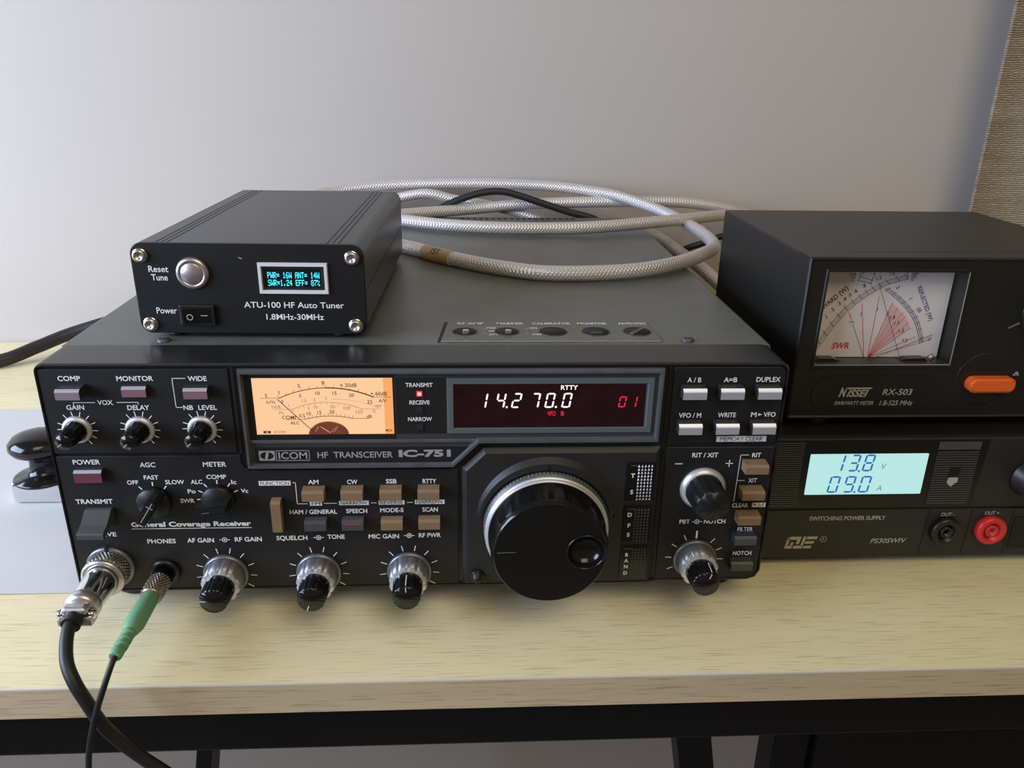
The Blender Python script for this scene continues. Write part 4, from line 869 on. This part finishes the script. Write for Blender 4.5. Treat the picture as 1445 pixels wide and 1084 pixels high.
poly([(202.8, 130.2), (209.2, 128.2)], 0.26, 'blueink'); poly([(202.5, 128.2), (209.0, 126.6)], 0.26, 'blueink'); poly([(202.2, 127.6), (203.2, 132.2)], 0.3, 'blueink'); poly([(208.4, 126.4), (209.2, 130.0)], 0.26, 'blueink')
hubp = (213.6, 89.4)
wp = [hubp, (221.0, 117.0), (224.1, 114.6), (226.8, 112.3), (228.6, 110.4), (230.6, 107.4), (232.2, 104.6)]
q.flat(wp, YS - 0.05, 'paleredink')
for e, w in (((200.6, 112.4), .26), ((206.1, 116.8), .26), ((213.8, 120.2), .26), ((220.9, 117.7), .26), ((224.1, 115.3), .22), ((226.9, 112.6), .22), ((228.6, 110.7), .22), ((230.6, 107.6), .22), ((232.4, 105.0), .24), ((235.4, 100.3), .26), ((236.5, 96.7), .22)): poly([(hubp[0] + (e[0] - hubp[0]) * .04 - (1.6 if e[0] < 210 else 0), 90.2), e], w, 'redink')
q.text('SWR', 199.1, 95.9, 2.9, sc_, 'redink', 8.6, bold=.03, shear=.2)
q.text('FORWARD (W)', 190.4, 118.0, 2.3, sc_, 'blackink', 20.0, bold=.02, rot=44); q.text('REFLECTED (W)', 237.0, 117.0, 2.0, sc_, 'blueink', 19.0, bold=.015, rot=-61)
for t_, x, z, rt in (('.1', 189.5, 110.2, 45), ('.2', 192.2, 114.0, 42), ('.3', 194.9, 116.9, 40), ('.4', 197.2, 119.1, 38), ('.5', 199.4, 121.1, 36), ('.6', 201.8, 123.1, 34), ('.8', 205.5, 125.6, 30), ('1.2', 212.0, 129.4, 22), ('1.6', 218.0, 131.6, 16)): q.text(t_, x, z, 1.7, sc_, 'blackink', rot=rt)
for t_, x, z in (('.2', 222.0, 125.1), ('.1', 229.2, 119.8), ('.05', 234.5, 114.0), ('0', 242.8, 99.1)): q.text(t_, x, z, 1.7, sc_, 'blueink', rot=-50)
for t_, x, z in (('.4', 209.2, 131.4), ('0', 204.0, 132.4)): q.text(t_, x, z, 1.5, sc_, 'blueink')
for t_, x, z in (('x200', 199.0, 131.2), ('x20', 199.3, 129.7), ('x2', 199.6, 128.2)): q.text(t_, x, z, 1.1, sc_, 'blueink')
for t_, x, z in (('x200', 229.0, 131.6), ('x20', 228.6, 130.2), ('x2', 228.2, 128.8)): q.text(t_, x, z, 1.1, sc_, 'blackink')
for t_, x, z in (('\u221e', 202.4, 107.8), ('5', 206.7, 111.8), ('3', 213.8, 114.4), ('2', 219.6, 112.1), ('1.8', 222.2, 110.2), ('1.5', 225.0, 107.4), ('1.3', 227.9, 103.6), ('1.1', 230.6, 98.5)):
    q.rect(x - .9, x + .9, z - 1.1, z + 1.1, sc_ - .03, 'rxscale' if x < 215 else 'paleredink'); q.text(t_, x, z, 1.7, sc_ - .06, 'blackink')
met2 = q.build('meter_scale', rx); met2['label'] = 'white scale with red fan and two curved scales'
for a, b in (((229.6, 89.4), (212.4, 126.0)), ((214.1, 89.1), (243.3, 101.8))):
    q = MB(); q.line([a, b], 0.26, YS - 1.2, 'blackink'); q.box(a[0] - .4, a[0] + .4, YS - 1.4, YS - .3, a[1] - .4, a[1] + .4, 'blackink'); q.build('needle', met2)
q = MB()
q.box(wx0 + .1, wx1 - .1, YS - 9.8, YS - 0.2, wz0 - 0.3, wz0 + 0.25, 'hood', 0.1); q.prism([(184, 89.6), (187, 91.3), (194, 91.3), (198.5, 89.6)], YS - 6, YS - 1.5, 'gloss'); q.prism([(226, 89.6), (230, 91.2), (239, 91.4), (241, 89.6)], YS - 6, YS - 1.5, 'gloss')
q.lathe([(1.3, 0), (1.3, .8), (0, .9)], (243.1, YS - 4, 91.2), 'nickel', n=20); q.line([(238.5, 90.4), (243.0, 92.9)], 0.5, YS - 4.5, 'nickel'); q.line([(243.0, 92.9), (244.3, 91.4)], 0.5, YS - 4.5, 'nickel')
q.build('meter_movement', rx)
q = MB(); q.box(wx0 + .05, wx1 - .05, RY - 0.2, RY + 0.6, wz0 + .05, wz1 - .05, 'window'); w_ = q.build('meter_window', rx); w_['label'] = 'clear window over the scale'
q = MB(); q.line([(wx1 - .1, wz1 - .5), (wx1 - .1, wz0 + .1), (wx0, wz0 + .1)], 0.35, RY - 0.45, 'dimprint'); q.build('window_edge', rx)
q = MB(); op = rounded(258.8, 282.0, 76.5, 83.9, 3.3, 6)
q.prism(op, RY - 5.0, RY, 'orange', 1.2, seg=3); o = q.build('push_button', rx); o['label'] = 'orange AVG/PEP button'
q = MB(); q.lathe([(13.0, 0), (12.6, .6), (10.0, 1.0), (9.6, 9.5), (8.8, 10.4), (0, 10.6)], (291.5, RY, 115.0), 'satin', n=64, flute=lambda a, r, d: r * (1 - .05 * max(0, math.cos(18 * a))) if 1 < d < 10 else r); q.build('range_knob', rx)
for x, yv in ((191.0, 54), (309, 54), (191, 165), (309, 165)):
    q = MB(); q.lathe([(5.6, 57.0 - RZ0), (6.2, 57.6 - RZ0), (7.4, 0)], (x, yv, RZ0), 'rubber', axis='z', n=28); q.build('foot', rx)

# ------------------------------------------------------------------ coax, cords
# long loop: from behind the meter, round behind the tuner, twice across the cover
loop_pts = [(262, 372, 104), (234, 364, 112), (190, 360, 117.6), (124, 360, 117.2), (64, 359, 115), (18, 352, 111.6), (-33, 326, 111.4), (-72, 296, 111.4), (-78, 258, 111.4), (-58, 227, 111.4), (-27, 212, 111.4), (10, 172, 111.4), (36, 150, 111.4), (66, 136, 111.4), (112, 141, 111.6), (146, 163, 111.8), (167.1, 190, 111), (179.9, 212, 110), (187.6, 240, 108.6), (189.3, 270, 108.8), (186.3, 295, 110), (174.4, 325, 114.2), (156, 345, 119.2), (131.6, 360, 124.2), (88.8, 372, 127.9), (41.8, 376, 129.2), (-5.2, 377, 128.8), (-51.7, 375, 126.9), (-92, 366, 123), (-112, 344, 119), (-104, 322, 115), (-74, 308, 112.2), (-36, 299, 112.2), (2, 279, 112.2), (39, 269, 112.2), (78, 268, 112.2), (116, 272, 113), (176, 296, 114), (226, 327, 113), (262, 352, 108)]
cx_ = thing('coaxial_cable', 'silver-white braided coaxial cable looped over the radio behind the tuner, with a tape tag', 'cable', (40, 260, 107.4))
MB().tube(loop_pts, 4.4, 'coax', n=20, sub=8).build('braided_sleeve', cx_)
tp = MB(); a, b = Vector((-7.5, 190, 111.4)), Vector((9.5, 172.4, 111.4))
tp.tube([a, (a + b) / 2, b], 4.75, 'kapton', n=24, sub=4)
d = (b - a).normalized(); nrm = Vector((0, 0, 1)); sd = d.cross(nrm)
side = -sd if sd.y > 0 else sd
def wrap(u, v, rr=4.9):            # a point of the handwriting, wrapped round the tape
    th = R(48) - v / 4.75
    return a + (b - a) * 0.5 + d * u + side * (rr * math.sin(th)) + nrm * (rr * math.cos(th))
for st in ([(-3.2, 1.3), (-2.5, 1.9), (-2.7, -1.9)], [(0.9, 1.9), (-0.8, 1.8), (-0.9, 0.3), (0.3, 0.5), (0.8, -0.6), (0.1, -1.8), (-1.1, -1.5)], [(1.7, 1.7), (4.0, 1.9)], [(2.9, 1.8), (2.7, -1.9)]):
    for (u0, v0), (u1, v1) in zip(st, st[1:]):
        for k in range(5):
            p0 = (u0 + (u1 - u0) * k / 5, v0 + (v1 - v0) * k / 5); p1 = (u0 + (u1 - u0) * (k + 1.2) / 5, v0 + (v1 - v0) * (k + 1.2) / 5)
            t_ = Vector((p1[0] - p0[0], p1[1] - p0[1])).normalized() * 0.3
            tp.add([wrap(p0[0] - t_.y, p0[1] + t_.x), wrap(p0[0] + t_.y, p0[1] - t_.x), wrap(p1[0] + t_.y, p1[1] - t_.x), wrap(p1[0] - t_.y, p1[1] + t_.x)], [[0, 1, 2, 3]], 'blackink')
tp.build('tape_tag', cx_)['label'] = 'amber tape tag with handwriting'
tag(MB().tube([(-122, 372, -9.6), (-121, 371, 40), (-112, 372, 88), (-84, 375, 109), (-44, 368, 117), (-16, 367, 121.8), (7, 367, 117.3), (40, 366, 112.0), (76, 362, 102), (100, 360, 84), (108, 366, 40), (100, 372, -9.6)], 4.0, 'coax', n=18).build('coaxial_cable'), 'braided coaxial cable dipping down behind the black cord and the radio cover', 'cable')
tag(MB().tube([(150, 378, 92), (170, 345, 93), (184.8, 300, 86), (196, 268, 79), (206, 246, 66), (212, 240, 30), (214, 250, 0), (220, 275, -8.8), (250, 320, -9.6)], 5.0, 'coax', n=18).build('coaxial_cable'), 'whitish coaxial cable running down between the radio and the power meter', 'cable')
tag(MB().tube([(-80, 372, 20), (-52, 356, 86), (-32, 352, 99.5), (-13, 351, 108.0), (8, 351, 118.2), (29, 351, 125.0), (46, 351, 126.2), (62, 351, 122.5), (76, 351, 118.0), (100, 351, 110.5), (124, 351, 103.6), (142, 354, 88), (148, 360, 30), (144, 366, -10.5)], 2.9, 'rubber', n=14, flat=0.8).build('slim_cable'), 'thin black cord arching up behind the radio, below the topmost coax loop', 'cord')
tag(MB().tube([(150, 362, 56), (174, 338, 70), (189, 320, 86), (204, 318, 92), (220, 318, 97.5), (240, 318, 94), (254, 318, 40), (262, 322, -11.4)], 2.6, 'rubber', n=12).build('slim_cable'), 'short stretch of black cord passing from the radio to behind the power meter', 'cord')
tag(MB().tube([(-560, 275, -8.6), (-460, 299, -8.6), (-400, 313, -8.6), (-361, 325, -8.3), (-339, 346, -3.0), (-317, 363, 3.5), (-270, 372, 16), (-200, 375, 32), (-130, 368, 40), (-90, 357, 38)], 5.3, 'rubber', n=16).build('thick_cable'), 'thick black cable rising from the desk at far left to behind the radio', 'cable')

# ------------------------------------------------------------------ microphone cable
mc = thing('microphone_cable', 'thick black cable with a chromed screw-on plug in the microphone socket at lower left', 'cable', (-137, -20, 13))
c = (-137, 0, 13.1)
q = MB(); q.lathe([(8.6, 1.9), (8.9, 2.4), (8.9, 8.2)], c, 'knurl', n=144, flute=lambda a, r, d: r * (1 - .03 * (int(a / (2 * PI) * 144) % 2)))
for i in range(36):
    for j in range(5):
        a = 2 * PI * (i + .5 * (j % 2)) / 36; yy = 3.0 + j * 1.1
        v0 = [(c[0] + r * math.cos(t_), -d_, c[2] + r * math.sin(t_)) for r, t_, d_ in ((8.85, a - .07, yy), (8.85, a, yy - .55), (8.85, a + .07, yy), (8.85, a, yy + .55), (9.25, a, yy))]
        q.add(v0, [[0, 1, 4], [1, 2, 4], [2, 3, 4], [3, 0, 4]], 'knurl')
q.lathe([(8.9, 8.2), (9.1, 8.8), (8.7, 9.8), (7.0, 10.1), (6.6, 9.6)], c, 'nickel', n=72); q.build('knurled_collar', mc)
q = MB(); q.lathe([(6.7, 9.0), (6.7, 12), (6.5, 25), (6.3, 26)], c, 'chrome', n=64); q.lathe([(0, 13.4), (1.0, 13.4), (1.0, 13.6)], (-137, 0, 19.6), 'nickel', n=12); q.build('plug_body', mc)
q = MB(); q.lathe([(6.6, 25.6), (6.9, 26.2), (6.9, 29.5), (6.0, 30.6), (4.2, 31)], c, 'nickel', n=56); q.box(-143.8, -130.2, -36.5, -30.2, 9.3, 13.4, 'nickel', 1.0); q.box(-142.2, -131.8, -36.0, -30.2, 13.8, 17.6, 'nickel', 1.8, 3); q.build('cable_clamp', mc)
for x in (-143.0, -131.0):
    q = MB(); q.lathe([(1.7, 12.0), (1.7, 14.2), (1.2, 15.0), (0, 15.0)], (x, -33.4, 0), 'chrome', axis='z', n=20); q.box(x - 1.4, x + 1.4, -33.6, -33.2, 14.95, 15.1, 'deep'); q.build('clamp_screw', mc)
q = MB(); q.tube([(-137, -30, 13.2), (-137, -34, 13.2), (-136.8, -39.5, 12.6)], 3.7, 'rubber', n=20); q.build('rubber_boot', mc)
q = MB(); q.tube([(-137, -36, 13.2), (-136.8, -41, 12.4), (-135.6, -47, 9.4), (-133.2, -53, 5.6), (-129.8, -57, 0.6), (-126.5, -58.5, -6.4), (-120.9, -59, -20.5), (-112.2, -58.5, -33.4), (-101, -58, -46), (-84, -58, -64), (-60, -60, -100)], 2.5, 'rubber', n=18); q.build('cord', mc)

# audio plug
ac = thing('audio_cable', 'thin black audio cord with a green plug and brown knurled adapter in the PHONES socket', 'cable', (-114, -30, 10))
c = (-114, 0, 10.2)
q = MB(); q.lathe([(3.2, 0), (3.2, 6.6), (3.8, 7.0)], c, 'satin', n=32); k = q.build('plug_adapter', ac); k['label'] = 'black neck with brown knurled sleeve'
q = MB(); prof = [(3.6, 6.6)] + [(4.35, 7.2), (4.4, 18.0), (4.0, 18.8), (3.4, 19.0)]
q.lathe(prof, c, 'bronze', n=48)
for i in range(22):
    for j in range(9):
        a = 2 * PI * (i + .5 * (j % 2)) / 22; yy = 8.0 + j * 1.2
        v0 = [(c[0] + r * math.cos(t_), -d_, c[2] + r * math.sin(t_)) for r, t_, d_ in ((4.36, a - .12, yy), (4.36, a, yy - .6), (4.36, a + .12, yy), (4.36, a, yy + .6), (4.75, a, yy))]
        q.add(v0, [[0, 1, 4], [1, 2, 4], [2, 3, 4], [3, 0, 4]], 'bronze')
q.build('knurled_sleeve', k)
q = MB(); gp = [(3.3, 18.8), (3.6, 19.4), (3.95, 30), (4.0, 36.5), (3.2, 40.0), (2.6, 41.0)]
for i in range(3): d0 = 41.2 + i * 3.4; gp += [(2.65, d0), (2.65, d0 + 1.5), (2.1, d0 + 1.8), (2.1, d0 + 3.0)]
gp += [(2.5, 51.6), (2.5, 54.6), (2.0, 55.4), (1.2, 55.4)]
q.lathe(gp, c, 'green', n=36); q.build('plug_body', ac, autosmooth=40)['label'] = 'green moulded plug'
q = MB(); q.tube([(-114, -53, 10.2), (-114.2, -58, 9.0), (-116.4, -62, 2.2), (-120.6, -63.5, -9.0), (-124.8, -64, -22.5), (-127.6, -64, -36), (-129, -63, -56), (-129, -60, -100)], 1.15, 'rubber', n=12); q.build('cord', ac)

# ------------------------------------------------------------------ telegraph key
tk = thing('telegraph_key', 'telegraph key with a round black knob on a chromed base, left of the radio', 'telegraph key', (-205, 140, -14))
q = MB(); q.box(-236.4, -168, 102.5, 205, -13.4, -0.9, 'chrome', 1.6, 3); q.build('base', tk)
kc = (-218.3, 106.5, 0)
q = MB(); q.lathe([(4, -0.9), (4, 1.0), (15.2, 1.2), (15.7, 2.0), (15.3, 3.0), (8.6, 4.6), (6.8, 7.0), (6.2, 12), (6.6, 17)], kc, 'bakelite', axis='z', n=64); q.build('knob_skirt', tk)
q = MB(); q.lathe([(6.4, 15.0), (9.8, 16.0), (13.4, 18.2), (15.0, 21.0), (14.7, 23.8), (12.2, 26.6), (7.4, 28.5), (2.8, 29.1), (0, 29.2)], kc, 'bakelite', axis='z', n=64); q.build('knob', tk)
q = MB(); q.box(-224, -219, 104, 188, 2.2, 5.2, 'chrome', 0.6); q.lathe([(3.6, -1), (3.6, 12)], (-221.5, 150, 0), 'chrome', axis='z', n=24); q.build('lever_arm', tk)
